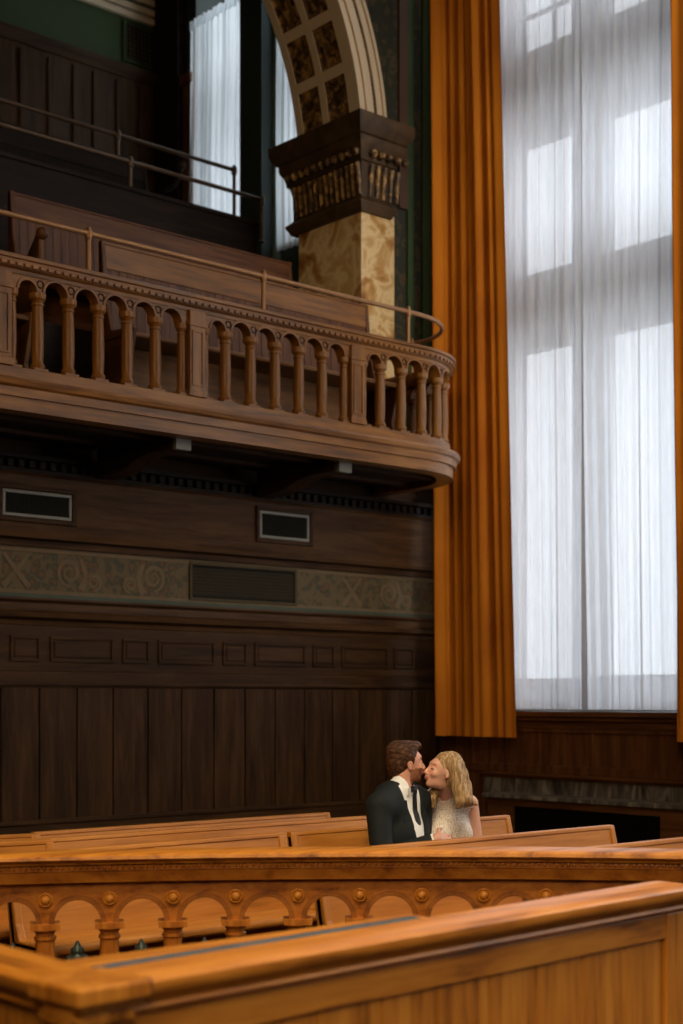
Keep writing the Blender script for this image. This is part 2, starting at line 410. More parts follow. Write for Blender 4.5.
# ------------------------------------------------------------------ path helpers for balcony
RB, XB, YB = .64, -1.45, -1.20
def bpath(s):
    """arc length s from the start of the curve (s<0: straight part). returns x,y,nx,ny on the baluster line"""
    if s <= 0: return (XB+s, YB, 0, -1)
    L = RB*PI/2*1.0
    if s <= L:
        a = s/RB; return (XB+RB*math.sin(a), YB+RB-RB*math.cos(a), math.sin(a), -math.cos(a))
    return (XB+RB, YB+RB+(s-L), 1, 0)
SEND = RB*PI/2+.5
def bframes(s0, s1, off=0):
    out = []; s = s0
    pts = [s0]
    if s0 < 0 < s1: pts.append(0)
    a = max(s0, 0)
    if s1 > 0:
        k = 22; b = min(s1, RB*PI/2)
        pts += [a+(b-a)*i/k for i in range(1, k+1)] if b > a else []
        if s1 > RB*PI/2: pts.append(s1)
    else: pts.append(s1)
    return [bpath(q) for q in sorted(set(pts))]
XS = -6.6-XB     # left end in s
bal = thing('balcony', 'wooden balcony with moulded fascia and rounded end below the arch', 'balcony', (-4,-.6,3.2))
fr_all = bframes(XS, SEND)
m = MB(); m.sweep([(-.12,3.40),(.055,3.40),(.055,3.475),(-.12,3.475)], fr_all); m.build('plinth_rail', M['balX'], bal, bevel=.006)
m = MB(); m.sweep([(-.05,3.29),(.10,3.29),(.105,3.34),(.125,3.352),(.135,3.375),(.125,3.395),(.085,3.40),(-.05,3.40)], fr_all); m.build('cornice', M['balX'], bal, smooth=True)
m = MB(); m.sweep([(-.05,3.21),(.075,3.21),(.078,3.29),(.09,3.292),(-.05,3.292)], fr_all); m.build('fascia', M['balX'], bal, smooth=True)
# soffit and floor
def slab(m, z0, z1, inset):
    fr_ = bframes(XS, SEND); b = len(m.v); k = len(fr_)
    for z in (z0, z1):
        for (x, y, nx, ny) in fr_: m.v.append((x-nx*inset, y-ny*inset, z))
        m.v += [(XB+RB-inset, -.16, z), (XB+XS, -.16, z)]
    q = k+2
    m.f.append(tuple(range(q-1,-1,-1))); m.f.append(tuple(range(q,2*q)))
    for i in range(q): m.f.append((i,(i+1)%q,q+(i+1)%q,q+i))
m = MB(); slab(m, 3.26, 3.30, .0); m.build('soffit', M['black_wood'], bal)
m = MB(); slab(m, 3.42, 3.46, .05); m.build('balcony_floor', M['drkX'], bal)
for X in (-4.95,-3.52,-2.09):
    for q in (-.62,.62):
        pass
m = MB()
for y in (-.45,-.85): m.box(XB+XS,-.9,y-.03,y+.03,3.235,3.26)
m.build('soffit_ribs', M['drkX'], bal)
for X in (-4.93,-3.52,-2.09):
    m = MB(); prof = [(-.15,3.06),(-.35,3.065),(-.50,3.085),(-.62,3.13),(-.78,3.155),(-1.06,3.155),(-1.06,3.26),(-.15,3.26)]
    for xx in (X-.075, X+.075):
        for (y, z) in prof: m.v.append((xx, y, z))
    k = len(prof); m.f.append(tuple(range(k-1,-1,-1))); m.f.append(tuple(range(k,2*k)))
    for i in range(k): m.f.append((i,(i+1)%k,k+(i+1)%k,k+i))
    br = m.build('bracket', M['drkY'], bal, bevel=.006)
    m = MB(); m.box(X-.062,X+.062,-1.10,-1.06,3.15,3.225); m.box(X-.085,X+.085,-1.115,-1.06,3.225,3.255)
    e = m.build('end_cap', M['grey_metal'], br, bevel=.004); e['label'] = 'pale grey block on the bracket end'

# balustrade
bst = thing('balcony_balustrade', 'carved wooden balustrade of turned columns and small arches along the balcony edge', 'balustrade', (-4,-1.2,3.475))
m = MB(); m.sweep([(-.10,4.03),(.045,4.03),(.05,4.05),(.075,4.06),(.085,4.085),(.085,4.10),(.10,4.105),(.10,4.125),(.08,4.135),(-.10,4.135),(-.11,4.12),(-.11,4.05)], fr_all); s = XS+.05
while s < SEND-.3:
    x, y, nx, ny = bpath(s); tx, ty = -ny, nx
    h = .016; 
    pts = []
    for z in (4.063, 4.082):
        for (a, o) in ((-h,.07),(h,.07),(h,.094),(-h,.094)): pts.append((x+tx*a+nx*o, y+ty*a+ny*o, z))
    m.hexa(pts); s += .052
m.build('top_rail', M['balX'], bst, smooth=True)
PIL = [-2.11-1.41*k for k in range(0,4)]
cols = []       # (s, kind)
for P in PIL:
    cols += [(P+.09-XB,'half'), (P-.09-XB,'half')]
for k, P in enumerate(PIL[:-1]):
    L = PIL[k+1]+.09; R = P-.09
    nb = 5; first = PIL[k+1]+.265
    for i in range(nb): cols.append((first+.2125*i-XB if True else 0,'full'))
sarc = PIL[0]+.265-XB
while sarc < SEND-.12: cols.append((sarc,'full')); sarc += .212
cols.sort()
ssorted = [c[0] for c in cols]
def baluster_mesh():
    p = [(.048,3.475),(.048,3.49),(.042,3.495),(.046,3.507),(.040,3.52),(.034,3.53),(.038,3.60),(.0385,3.68),(.036,3.80),(.032,3.868),(.038,3.872),(.038,3.882),(.032,3.888),(.036,3.90),(.050,3.912),(.052,3.935),(.052,3.945)]
    return [(r, z-3.475) for r, z in p]
bm0 = None
for (s_, kind) in cols:
    x, y, nx, ny = bpath(s_)
    m = MB(); m.lathe([(r*(.8 if kind == 'half' else 1), z) for r, z in baluster_mesh()], 0, 0, 14)
    m.box(-.048,.048,-.048,.048,0,.014)
    if bm0 is None or kind not in bm0:
        o = m.build('baluster', M['balZ'], bst, smooth=True, local=True)
        bm0 = bm0 or {}; bm0[kind] = o
    else:
        o = bm0[kind].copy(); C.objects.link(o)
    o.location = (x-wloc(bst).x, y-wloc(bst).y, 0)
    o.rotation_euler = (0,0,math.atan2(ny,nx))
def arcade(m, P, sa, sb, spring, zt, r, off0, off1, nseg=12):
    """arched plate between column centres sa..sb on path P"""
    c = (sa+sb)/2; r = min(r, (sb-sa)/2-.008)
    ss = [sa]+[c-r*math.cos(PI*i/nseg) for i in range(nseg+1)]+[sb]
    zz = [spring]+[spring+r*math.sin(PI*i/nseg) for i in range(nseg+1)]+[spring]
    for i in range(len(ss)-1):
        if abs(ss[i+1]-ss[i]) < 1e-5: continue
        pts = []
        for z_i in (0, 1):
            pts += []
        q = []
        for (s_, z_) in ((ss[i], zz[i]), (ss[i+1], zz[i+1])):
            x, y, nx, ny = P(s_)
            q.append([(x+nx*off0, y+ny*off0), (x+nx*off1, y+ny*off1), z_])
        a, b = q
        m.hexa([(*a[0],a[2]),(*b[0],b[2]),(*b[1],b[2]),(*a[1],a[2]),(*a[0],zt),(*b[0],zt),(*b[1],zt),(*a[1],zt)])
def archmould(m, P, sa, sb, spring, r0, r1, o0, o1, nseg=14):
    c = (sa+sb)/2
    for i in range(nseg):
        a0, a1 = PI*i/nseg, PI*(i+1)/nseg; pts = []
        for off in (o0, o1):
            for (rr, a) in ((r0,a0),(r0,a1),(r1,a1),(r1,a0)):
                x, y, nx, ny = P(c-rr*math.cos(a)); pts.append((x+nx*off, y+ny*off, spring+rr*math.sin(a)))
        m.hexa(pts)
m = MB(); mm = MB(); mr = MB()
for a, b in zip(ssorted[:-1], ssorted[1:]):
    if b-a < .185 and b-a > .17: pass
    r = (b-a)/2-.028
    if b-a > .19 or (b-a > .15):
        if any(abs((a+b)/2-(P-XB)) < .05 for P in PIL):
            pass
        arcade(m, bpath, a, b, 3.945, 4.03, max(r,.03), -.045, .035)
        mm = MB(); archmould(mm, bpath, a, b, 3.945, max(r,.03), max(r,.03)+.014, .035, .043); mm.build('arch_moulding', M['balX'], bst)
m.build('arcade_panel', M['balX'], bst)
for s_, kind in cols:
    if kind == 'full':
        x, y, nx, ny = bpath(s_); o = .037; tx, ty = -ny, nx
        m = MB(); pts = []
        for i in range(13):
            a = 2*PI*i/12; pts.append((x+nx*o+tx*.021*math.cos(a), y+ny*o+ty*.021*math.cos(a), 3.995+.021*math.sin(a)))
        m.tube(pts, .0055, 6); m.build('ring_ornament', M['drkX'], bst, smooth=True)
for P in PIL:
    m = MB(); m.box(P-.062,P+.062,YB-.058,YB+.05,3.475,4.035); m.box(P-.072,P+.072,YB-.068,YB+.06,3.475,3.52); m.box(P-.07,P+.07,YB-.066,YB+.06,3.93,3.95)
    pil = m.build('pilaster', M['balZ'], bst, bevel=.004)
    m = MB(); framed(m, P-.045, P+.045, 3.545, 3.905, YB-.058, .012, .007); m.build('pilaster_moulding', M['balZ'], pil)
    bpy.context.view_layer.update()
# brass handrail
hr = thing('brass_handrail', 'polished brass tube handrail curving above the balcony balustrade', 'handrail', (-4,-1.16,4.135))
def hpath(s, r=.58):
    if s <= 0: return (XB+s, YB+.04)
    L = r*PI*.95
    a = min(s/r, PI*.93); x = XB+.02+r*math.sin(a)*1.08; y = YB+.04+r-r*math.cos(a)
    return (x, y)
pts = [(*hpath(XS),4.40), (*hpath(0),4.40)]+[(*hpath(.58*PI*.93*i/30),4.40) for i in range(1,31)]
MB().tube(pts, .017, 10).build('rail_tube', M['brass'], hr, smooth=True)
for s_ in (-5.67-XB, -4.284-XB, -2.899-XB, -1.52-XB, .58*1.75, .58*2.8):
    x, y = hpath(s_)
    m = MB(); m.lathe([(.030,4.135),(.030,4.145),(.016,4.155),(.014,4.36),(.021,4.368),(.024,4.385),(.024,4.415),(.015,4.424),(.017,4.43),(.013,4.44),(.003,4.444)], x, y, 12)
    m.build('post', M['brass'], hr, smooth=True)

# ------------------------------------------------------------------ gallery
gf = MB()
gf.box(-8,0,-.16,.05,3.42,3.62); gf.box(-8,-.95,.05,1.5,3.42,4.15); gf.box(-8,0,1.5,2.3,3.42,5.35); gf.box(-8,0,2.3,4.3,3.42,5.9); gf.box(-8,0,.78,1.5,3.42,4.15)
struct(gf.build('trim_3', M['black_wood']))
wb = struct(MB().box(-14,.6,4.3,4.6,3.4,11).build('wall_gallery', M['green_wall']))
m = MB(); m.box(-8,0,4.26,4.3,5.9,8.2); m.build('wainscot', M['drkZ'], wb)
m = MB()
for x in [-.296,-.588,-.874,-1.116,-1.259-.15,-1.735,-2.03,-2.32,-2.6]: m.box(x-.022,x+.022,4.235,4.26,6.6,8.12)
m.build('wainscot_batten', M['drkZ'], wb, bevel=.005)
m = MB(); m.sweep([(0,8.17),(.03,8.17),(.04,8.21),(.07,8.24),(.08,8.27),(.08,8.29),(0,8.29)], [(-8,4.27,0,-1),(0,4.27,0,-1)]); m.build('wainscot_cap', M['drkX'], wb, smooth=True)
m = MB()
for z in (8.87,8.965,9.075): m.box(-8,0,4.24,4.3,z-.036,z+.034)
m.build('cream_cornice', M['cream'], wb, bevel=.01)
MB().box(-8,0,4.26,4.3,9.11,9.5).build('dark_frieze', M['black_wood'], wb)
struct(MB().box(-8,.0,3.7,4.3,9.45,9.6).build('trim_4', M['plaster']))
gv = thing('wall_grille', 'small dark grille on the green wall above the gallery panelling', 'grille', (-.25,4.29,8.4))
m = MB(); framed(m, -.5,-.02,8.36,8.80,4.3,.03,.03); m.build('frame', M['green_wall'], gv)
MB().box(-.48,-.04,4.285,4.297,8.38,8.78).build('backing', M['black'], gv)
m = MB()
for i in range(9): m.box(-.47+i*.05,-.455+i*.05,4.275,4.285,8.39,8.77)
for i in range(8): m.box(-.47,-.05,4.275,4.285,8.41+i*.05,8.42+i*.05)
m.build('lattice', M['dark_grille'], gv)
# corner pilaster and window reveals of gallery
m = MB(); m.box(-.12,0,3.81,4.3,5.9,11); m.build('trim_5', M['black_wood']); struct(bpy.data.objects['trim_5'])
m = MB(); m.box(-.06,0,3.64,3.80,5.9,8.05); m.box(-.10,0,3.62,3.81,8.05,8.15); o = m.build('trim_6', M['mahZ'], bevel=.005); struct(o)
m = MB(); m.box(-.20,0,2.27,2.62,5.4,11); o = m.build('trim_7', M['teal']); struct(o)
m = MB(); m.box(-.06,0,2.22,2.30,5.4,11); o = m.build('trim_8', M['teal_light']); struct(o)
# pier, capital and arch
pier = thing('marble_pier', 'square mottled yellow marble pier with a dark bronze capital carrying the arch', 'pier', (-.76,.4,3.47))
MB().box(-.953,-.574,-.02,.80,3.47,5.60).build('shaft', M['marble'], pier, bevel=.008)
def rect_frames(x0, x1, y0, y1):
    r = math.sqrt(2); return [(x1,y1,1,1),(x0,y1,-1,1),(x0,y0,-1,-1),(x1,y0,1,-1),(x1,y1,1,1)]
cap = MB(); cap.sweep([(-.1,5.62),(.035,5.62),(.045,5.66),(.02,5.70),(.01,5.74),(.02,5.98),(.045,6.05),(.07,6.10),(.11,6.20),(.15,6.28),(.16,6.36),(.165,6.38),(-.1,6.38)][:-1]+[(-.1,6.38)], rect_frames(-.953+.1,-.574-.1,.08,.70), caps=False)
# sweep offsets measured from an inset rectangle
for i, v in enumerate(cap.v): pass
cap = MB()
prof = [(0,5.56),(.030,5.56),(.036,5.58),(.062,5.62),(.066,5.64),(.03,5.67),(.012,5.69),(.018,5.90),(.035,5.97),(.055,5.98),(.065,6.05),(.095,6.09),(.105,6.12),(.105,6.16),(.125,6.17),(.165,6.24),(.17,6.30),(.17,6.325),(0,6.345)]
cap.sweep(prof, rect_frames(-.953,-.66,-.02,.84), caps=False)
cap.box(-.94,-.58,0,.80,5.58,6.385)
capo = cap.build('capital', M['bronze_plain'], pier, smooth=True, angle=30)
m = MB()
def around(step, x0, x1, y0, y1):
    out = []; k = int((y1-y0)/step)
    for i in range(k+1): out.append((x0, y0+(y1-y0)*i/k, -1, 0))
    k2 = max(2, int((x1-x0)/step))
    for i in range(1, k2+1): out.append((x0+(x1-x0)*i/k2, y0, 0, -1))
    return out
for (x, y, nx, ny) in around(.068, -.953, -.574, -.02, .80):
    tx, ty = -ny, nx
    m.tube([(x+nx*.02, y+ny*.02, 5.70), (x+nx*.03, y+ny*.03, 5.82), (x+nx*.045, y+ny*.045, 5.96)], lambda t: .016+.007*t, 8)
m.build('fluting', M['bronze'], capo, smooth=True)
m = MB()
for (x, y, nx, ny) in around(.085, -.99, -.54, -.055, .83): m.ball((x+nx*.06, y+ny*.06, 6.03), .032, 8, 6, (1,1,1.1))
m.build('egg_row', M['bronze'], capo, smooth=True)['kind'] = 'stuff'
arch = thing('coffered_arch', 'cream painted arch with dark coffered panels on its underside above the gallery', 'arch', (AC,.4,AZ))
def arc_solid(m, r0, r1, y0, y1, a0=0.0, a1=PI, n=64):
    for i in range(n):
        p, q = a0+(a1-a0)*i/n, a0+(a1-a0)*(i+1)/n
        pts = []
        for y in (y0, y1):
            for (r, a) in ((r0,p),(r0,q),(r1,q),(r1,p)): pts.append((AC+r*math.cos(a), y, AZ+r*math.sin(a)))
        m.hexa(pts)
A0 = math.asin((6.33-AZ)/RI)*.99
m = MB(); arc_solid(m, RI+.02, RI+.14, .0, .80, A0, PI-A0); m.build('archband', M['cream'], arch)
m = MB()
rib = [(0,.10),(.47-.06,.47-.01),(.74,.80)]
for (y0, y1) in ((-.0,.115),(.375,.455),(.715,.80)): arc_solid(m, RI, RI+.03, y0, y1, A0, PI-A0)
rows = []; a = A0+.03; da = .285/RI*1.18; gap = .085/RI
while a < PI-A0: rows.append((a, a+da)); a += da+gap
prev = A0
for (p, q) in rows+[(PI-A0, PI-A0)]:
    arc_solid(m, RI, RI+.03, .0, .80, prev, p, 3); prev = q
m.build('soffit_ribs', M['cream'], arch, smooth=True, angle=20)
for i, (p, q) in enumerate(rows):
    if p > 1.2: break
    for (y0, y1) in ((.115,.375),(.455,.715)):
        m = MB()
        def fn(u, v, p=p, q=q, y0=y0, y1=y1):
            a = p+(q-p)*v; y = y0+(y1-y0)*u
            e = min(u, 1-u, v, 1-v)
            h = .018-.012*min(1, e*12)+ .016*max(0, noise.noise(Vector((u*9+i*3, v*9+y0*20, .3))))*min(1, e*8)
            r = RI+.022-h*.9
            return (AC+r*math.cos(a), y, AZ+r*math.sin(a))
        m.grid(fn, 22, 26); m.build('coffer', M['bronze'], arch, smooth=True, angle=0)
m = MB(); arc_solid(m, RI, RI+.06, -.02, .0, A0, PI-A0); arc_solid(m, RI+.06, RI+.10, -.04, .0, A0, PI-A0); arc_solid(m, RI+.10, RI+.155, -.025, .0, A0, PI-A0)
arc_solid(m, RI+.18, RO-.03, -.035, .0, A0*.9, PI-A0*.9); arc_solid(m, RO-.03, RO, -.055, .02, A0*.9, PI-A0*.9)
m.build('archivolt', M['cream'], arch)
m = MB(); arc_solid(m, RI+.155, RI+.18, -.02, .0, A0, PI-A0); m.build('bead_backing', M['bronze_plain'], arch)
m = MB()
for i in range(90):
    a = A0+(1.35-A0)*i/90; m.ball((AC+(RI+.167)*math.cos(a), -.022, AZ+(RI+.167)*math.sin(a)), .011, 6, 4)
m.build('bead_row', M['bronze'], arch, smooth=True)

# gallery benches
def bench(name, label, x0, x1, Y, zf, zs, zt, mats, end_post=True, depth=.42, rz=0, loc=None, group=None, boards=True, recl=.07, tg=.07):
    """bench facing -Y, back plane at Y; x0..x1"""
    t = thing(name, label, 'bench', (x0, Y, zf) if loc is None else loc, rz, group)
    ox, oy, oz = (x0, Y, zf)
    L = x1-x0
    def P(m, n, mt, **k):
        return m.build(n, mt, t, local=True, **k)
    def bk(z): return recl*(z-zs)/(zt-zs)       # back leans to +Y
    bx_, by_, bz_ = mats
    zr = zt-.17 if boards else zs
    m = MB()
    def slab_(z0, z1, th, xa, xb, o=0):
        m.hexa([(xa,bk(z0)-th-o,z0-zf),(xb,bk(z0)-th-o,z0-zf),(xb,bk(z0)+th,z0-zf),(xa,bk(z0)+th,z0-zf),
                (xa,bk(z1)-th-o,z1-zf),(xb,bk(z1)-th-o,z1-zf),(xb,bk(z1)+th,z1-zf),(xa,bk(z1)+th,z1-zf)])
    if boards:
        k = max(1, int(L/tg)); w_ = L/k
        for i in range(k): slab_(zs-.02, zr, .010, i*w_+.004, (i+1)*w_-.004)
        slab_(zs-.02, zr, .006, .0, L)
        P(m, 'backrest', bz_)
        m = MB(); slab_(zr, zt, .014, .0, L, .004); slab_(zt, zt+.018, .020, .0, L, .004)
        P(m, 'top_rail', bx_, bevel=.005)
    else:
        slab_(zs-.02, zt, .014, .0, L); P(m, 'backrest', bx_, bevel=.004)
        m = MB(); slab_(zt, zt+.018, .018, .0, L, .0); P(m, 'top_rail', bx_, bevel=.004)
    m = MB(); m.box(0,L,-depth,.0,zs-.035-zf,zs-zf); P(m, 'seat', bx_, bevel=.012)
    hi = .0 if boards is False else .03
    for ex in (0, L-.035):
        m = MB()
        pr_ = [(.03,0),(-depth+.04,0),(-depth+.07,.1),(-depth-.005,zs-.06-zf),(-depth-.006,zs-.01-zf),(-.045,zs+.0-zf),(-.026+recl*.15,zs+.06-zf),(-.018+recl,zt+.010-zf),(.022+recl,zt+.010-zf),(.03,zs-zf)] if not boards else [(.04+recl*.2,0),(-depth+.04,0),(-depth+.07,.1),(-depth-.005,zs-.06-zf),(-depth-.02,zs+.02-zf),(-.10,zs+.05-zf),(-.035+recl*.5,(zs+zt)/2-zf),(-.022+recl,zt-.02-zf),(-.018+recl,zt+.012+hi*.5-zf),(.022+recl,zt+.012+hi*.5-zf),(.04+recl*.4,zs-zf)]
        k = len(pr_)
        for xx in (ex, ex+.035):
            for (yy, zz) in pr_: m.v.append((xx, yy, zz))
        m.f.append(tuple(range(k-1,-1,-1))); m.f.append(tuple(range(k,2*k)))
        for i in range(k): m.f.append((i,(i+1)%k,k+(i+1)%k,k+i))
        if end_post: P(m, 'bench_end', bz_, bevel=.006)
    m = MB(); m.box(.1,L-.1,-.06,-.03,.03,zs-.04-zf); P(m, 'support_board', bx_)
    return t
MW = (M['mahX'], M['mahY'], M['mahZ'])
BW = (M['balX'], M['balY'], M['balZ'])
bench('gallery_bench', 'brown board-backed bench in the front row of the balcony, beneath the marble pier', -3.60,-1.06,-.24,3.62,4.02,4.70, (M['balX'],M['balY'],M['mahZ']), recl=.04, depth=.36)
bench('gallery_bench', 'long brown board-backed bench in the balcony second row, ending against the marble pier', -3.84,-1.16,.62,4.15,4.55,5.22, (M['mahX'],M['mahY'],M['mahZ']), recl=.04, depth=.38)
def scroll_arm(p, mat):
    pass
b3 = bench('gallery_bench', 'bench with a curved scroll arm at the far left of the balcony front row', -6.2,-4.28,-.12,3.62,4.02,4.50, BW, recl=.04, depth=.36)
m = MB(); 
ar = [(-4.22,-.08,4.42),(-4.24,-.20,4.36),(-4.27,-.36,4.36),(-4.30,-.52,4.43),(-4.31,-.62,4.51)]
MB().tube(ar, .032, 10).build('scroll_arm', M['drkZ'], b3, smooth=True)
m = MB(); m.ball((-4.31,-.64,4.52), .042); m.tube([(-4.31,-.62,4.50),(-4.31,-.62,4.05)], .022, 10); m.build('arm_post', M['mahZ'], b3, smooth=True)
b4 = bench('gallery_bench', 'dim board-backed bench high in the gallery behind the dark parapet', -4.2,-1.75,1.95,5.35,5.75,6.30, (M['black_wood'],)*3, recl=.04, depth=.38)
m = MB(); m.tube([(-1.72,1.75,6.02),(-1.70,1.62,6.03),(-1.68,1.56,6.10),(-1.68,1.53,6.16)], .022, 8); m.ball((-1.68,1.52,6.19), .035); m.build('scroll_arm', M['black_wood'], b4, smooth=True)
par = thing('gallery_parapet', 'near-black solid parapet across the upper gallery with a thin top edge', 'parapet', (-2,1.5,4.15))
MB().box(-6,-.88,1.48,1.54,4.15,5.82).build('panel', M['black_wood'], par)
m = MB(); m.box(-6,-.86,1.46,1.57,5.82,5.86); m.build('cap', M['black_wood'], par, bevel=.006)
def pipe_rail(label, Y, z, x1, posts, zb):
    r = thing('pipe_railing', label, 'railing', (-2, Y, zb), group=None)
    MB().tube([(-6,Y,z),(x1,Y,z)], .019, 10).build('rail_tube', M['dull_brass'], r, smooth=True)
    for x in posts:
        m = MB(); m.lathe([(.03,zb),(.03,zb+.01),(.017,zb+.02),(.017,z-.05),(.026,z-.04),(.030,z),(.026,z+.03),(.012,z+.045)], x, Y, 12)
        m.build('post', M['dull_brass'], r, smooth=True)
    return r
pipe_rail('lower brown pipe railing on top of the dark gallery parapet', 1.52, 6.09, -.79, [-.79,-2.22], 5.70)
pipe_rail('upper brown pipe railing further back in the gallery, in front of the white curtain', 2.1, 6.55, -.667, [-.667,-1.97], 5.9)
m = MB(); m.box(-8,-.5,2.08,2.14,5.35,5.9); struct(m.build('trim_9', M['black_wood']))

# ------------------------------------------------------------------ curtains
def curtain(name, label, yt0, yt1, yb0, yb1, zt, zb, X, mat, folds, amp, seed, hem=None, thing_cat='curtain', nz=60, nu=260, group=None, flare=0, heading=None, sharp=False):
    rnd = random.Random(seed)
    ph = [rnd.uniform(0, 2*PI) for _ in range(8)]; fr_ = [rnd.uniform(.8,1.25) for _ in range(8)]
    def fn(u, v):
        z = zt+(zb-zt)*v
        y = (yt0+(yb0-yt0)*v) + ((yt1+(yb1-yt1)*v)-(yt0+(yb0-yt0)*v))*u
        w = u+.012*math.sin(2*PI*(v*1.1)+ph[0])+.03*math.sin(2*PI*u*1.7+ph[1])*(.6+.4*v)
        a = 2*PI*folds*w
        d = math.sin(a+ph[2])+.45*math.sin(a*.53*fr_[0]+ph[3]+v*.8)+.30*math.sin(a*2.1*fr_[1]+ph[4]-v*.6)+.25*math.sin(a*.27+ph[5]+v*1.5)
        g = .75+.45*math.sin(2*PI*u*1.3+ph[6]+v*.9)**2
        if sharp:
            a2 = a+.9*math.sin(2*PI*u*2.3+ph[5])+.5*math.sin(2*PI*u*5.1+ph[1]); d = .9-1.7*abs(math.sin(a2/2))**.6+.30*math.cos(2*a2+ph[4])+.45*math.sin(2*PI*u*2.1+ph[3]+v)
            return (X+amp*d*(.75+.35*math.sin(2*PI*u*1.7+ph[6]+v*1.2)), y+amp*.35*math.sin(a2), z)
        return (X+amp*d*g*.62, y+amp*.35*math.cos(a+ph[2])*.5, z)
    m = MB(); m.grid(fn, nu, nz)
    o = m.build(name, mat, None, smooth=True, angle=0)
    tag(o, label, thing_cat, group)
    return o, fn
vc, fn = curtain('velvet_curtain', 'tall orange velvet curtain hanging left of the big window beside the balcony', -.20,-.88,-.28,-1.17, 10.4, 1.20, -.32, M['velvet'], 5.6, .055, 3, nu=520, sharp=True)
m = MB(); m.grid(lambda u, v: (fn(u, .985+.015*v)[0]-.004, fn(u, .985+.015*v)[1], fn(u, .985+.015*v)[2]), 200, 2); m.build('hem', M['velvet'], vc, smooth=True, angle=0)
vc2, fn = curtain('velvet_curtain', 'orange velvet curtain at the right edge, right of the big window', -2.58,-3.5,-2.70,-3.7, 10.4, 1.20, -.34, M['velvet'], 5.6, .055, 12, nu=520, sharp=True)
sc_, fn = curtain('sheer_curtain', 'white sheer curtain on the left half of the tall window', -.49,-1.62,-.50,-1.66, 10.3, 1.425, -.10, M['sheer'], 11, .030, 5, nu=300)
m = MB(); m.grid(lambda u, v: (fn(u, .972+.028*v)[0]-.006, fn(u, .972+.028*v)[1], fn(u, .972+.028*v)[2]), 200, 3); m.build('hem', M['sheer'], sc_, smooth=True, angle=0)
m = MB(); m.grid(lambda u, v: (fn(.93+.07*u, v)[0]-.006, fn(.93+.07*u, v)[1], fn(.93+.07*u, v)[2]), 30, 60); m.build('side_hem', M['sheer'], sc_, smooth=True, angle=0)
sc2, fn = curtain('sheer_curtain', 'white sheer curtain on the right half of the tall window', -1.60,-2.85,-1.72,-2.85, 10.3, 1.425, -.12, M['sheer'], 13, .032, 9, nu=320)
m = MB(); m.grid(lambda u, v: (fn(u, .970+.030*v)[0]-.006, fn(u, .970+.030*v)[1], fn(u, .970+.030*v)[2]), 200, 3); m.build('hem', M['sheer'], sc2, smooth=True, angle=0)
for (a, b, lab, s_) in ((-4.6,-6.7,'white sheer curtain over the second tall window, out of frame',21), (-9.0,-11.1,'white sheer curtain over the third tall window, out of frame',22)):
    pass
g1, fn = curtain('sheer_curtain', 'short white gathered curtain on the gallery window left of the arch', 2.66,3.64,2.66,3.68, 8.64, 5.92, -.06, M['sheer2'], 11, .028, 14)
m = MB(); m.grid(lambda u, v: (fn(u,0)[0]-.01-.012*math.sin(u*260), fn(u,0)[1], 8.68-.10*v), 260, 2); m.build('heading_tape', M['sheer2'], g1, smooth=True, angle=0)
g2, fn = curtain('sheer_curtain', 'white gathered curtain glimpsed between the dark pilaster and the arch', 1.35,2.26,1.35,2.26, 10.0, 5.92, -.04, M['sheer2'], 10, .028, 15)

# ------------------------------------------------------------------ pews
for ax in 'XYZ': M['pew'+ax] = wood('pew_oak_'+ax, (.25,.082,.009), (.42,.155,.021), (.52,.21,.034), axis=ax, rough=.45, coat=.1, spec=.3, sc=.8)
pm = (M['pewX'], M['pewY'], M['pewZ'])
pf = 0
def pew(label, x0, x1, Y, zt, rz=0, loc=None, zs=.575, dp=.27):
    return bench('court_bench', label, x0, x1, Y, 0, zs, zt-.018, pm, depth=dp, boards=False, recl=.06, rz=rz, loc=loc)
pew('plain oak court bench the kissing couple sits on', -4.90,-3.42,-3.93,.90)
pew('plain oak court bench directly left of the couple in their row', -6.33,-4.94,-3.93,.90)
pew('oak court bench directly in front of the couple, hiding their laps', -5.38,-3.49,-4.66,.90, dp=.30)
pew('oak court bench at the lower right, nearest to the carved railing', -4.84,-3.0,-5.27,.90, dp=.17)
pew('long oak court bench in the row behind the couple', -5.86,-3.40,-3.18,.868)
pew('oak court bench in the last row, closest to the dark panelled wall', -5.36,-3.36,-2.43,.825)
a = math.radians(-11.5)
def left_pew(label, ex, ey, L, zt):
    # right end at (ex, ey); bench runs left
    return pew(label, 0, L, 0, zt, rz=a, loc=(ex-L*math.cos(a), ey-L*math.sin(a), 0))
left_pew('short angled oak bench cut by the left frame edge, just behind the carved railing', -5.90,-3.53,1.6,.90)
left_pew('angled oak bench end at the left frame edge, against the dark wall', -5.39,-2.50,1.8,.825)

# ------------------------------------------------------------------ carved court railing (arc)
RC, RX, RY = 6.2, -9.457, -9.770
A_0 = math.atan2(-4.877-RY, -5.48-RX)
def rpath(s):      # s grows to the left; outward normal points to the camera (towards centre)
    a_ = A_0+s/RC
    return (RX+RC*math.cos(a_), RY+RC*math.sin(a_), -math.cos(a_), -math.sin(a_))
rl = thing('court_railing', 'carved oak railing with round arches and boss ornaments crossing the foreground', 'railing', (-5.48,-4.877,0))
def rframes(s0, s1, n=60): return [rpath(s0+(s1-s0)*i/n) for i in range(n+1)]
S0, S1 = -2.1, 2.0
FR = rframes(S0, S1)
m = MB(); m.sweep([(-.10,.925),(-.10,.945),(-.09,.95),(.09,.95),(.102,.943),(.104,.932),(.098,.926),(.085,.922),(.08,.912),(-.08,.912)], FR); m.build('top_rail', M['honX'], rl, smooth=True)
m = MB(); m.sweep([(-.06,.845),(.052,.845),(.056,.86),(.060,.885),(.066,.888),(.066,.912),(-.06,.912)], FR); s_ = S0+.02
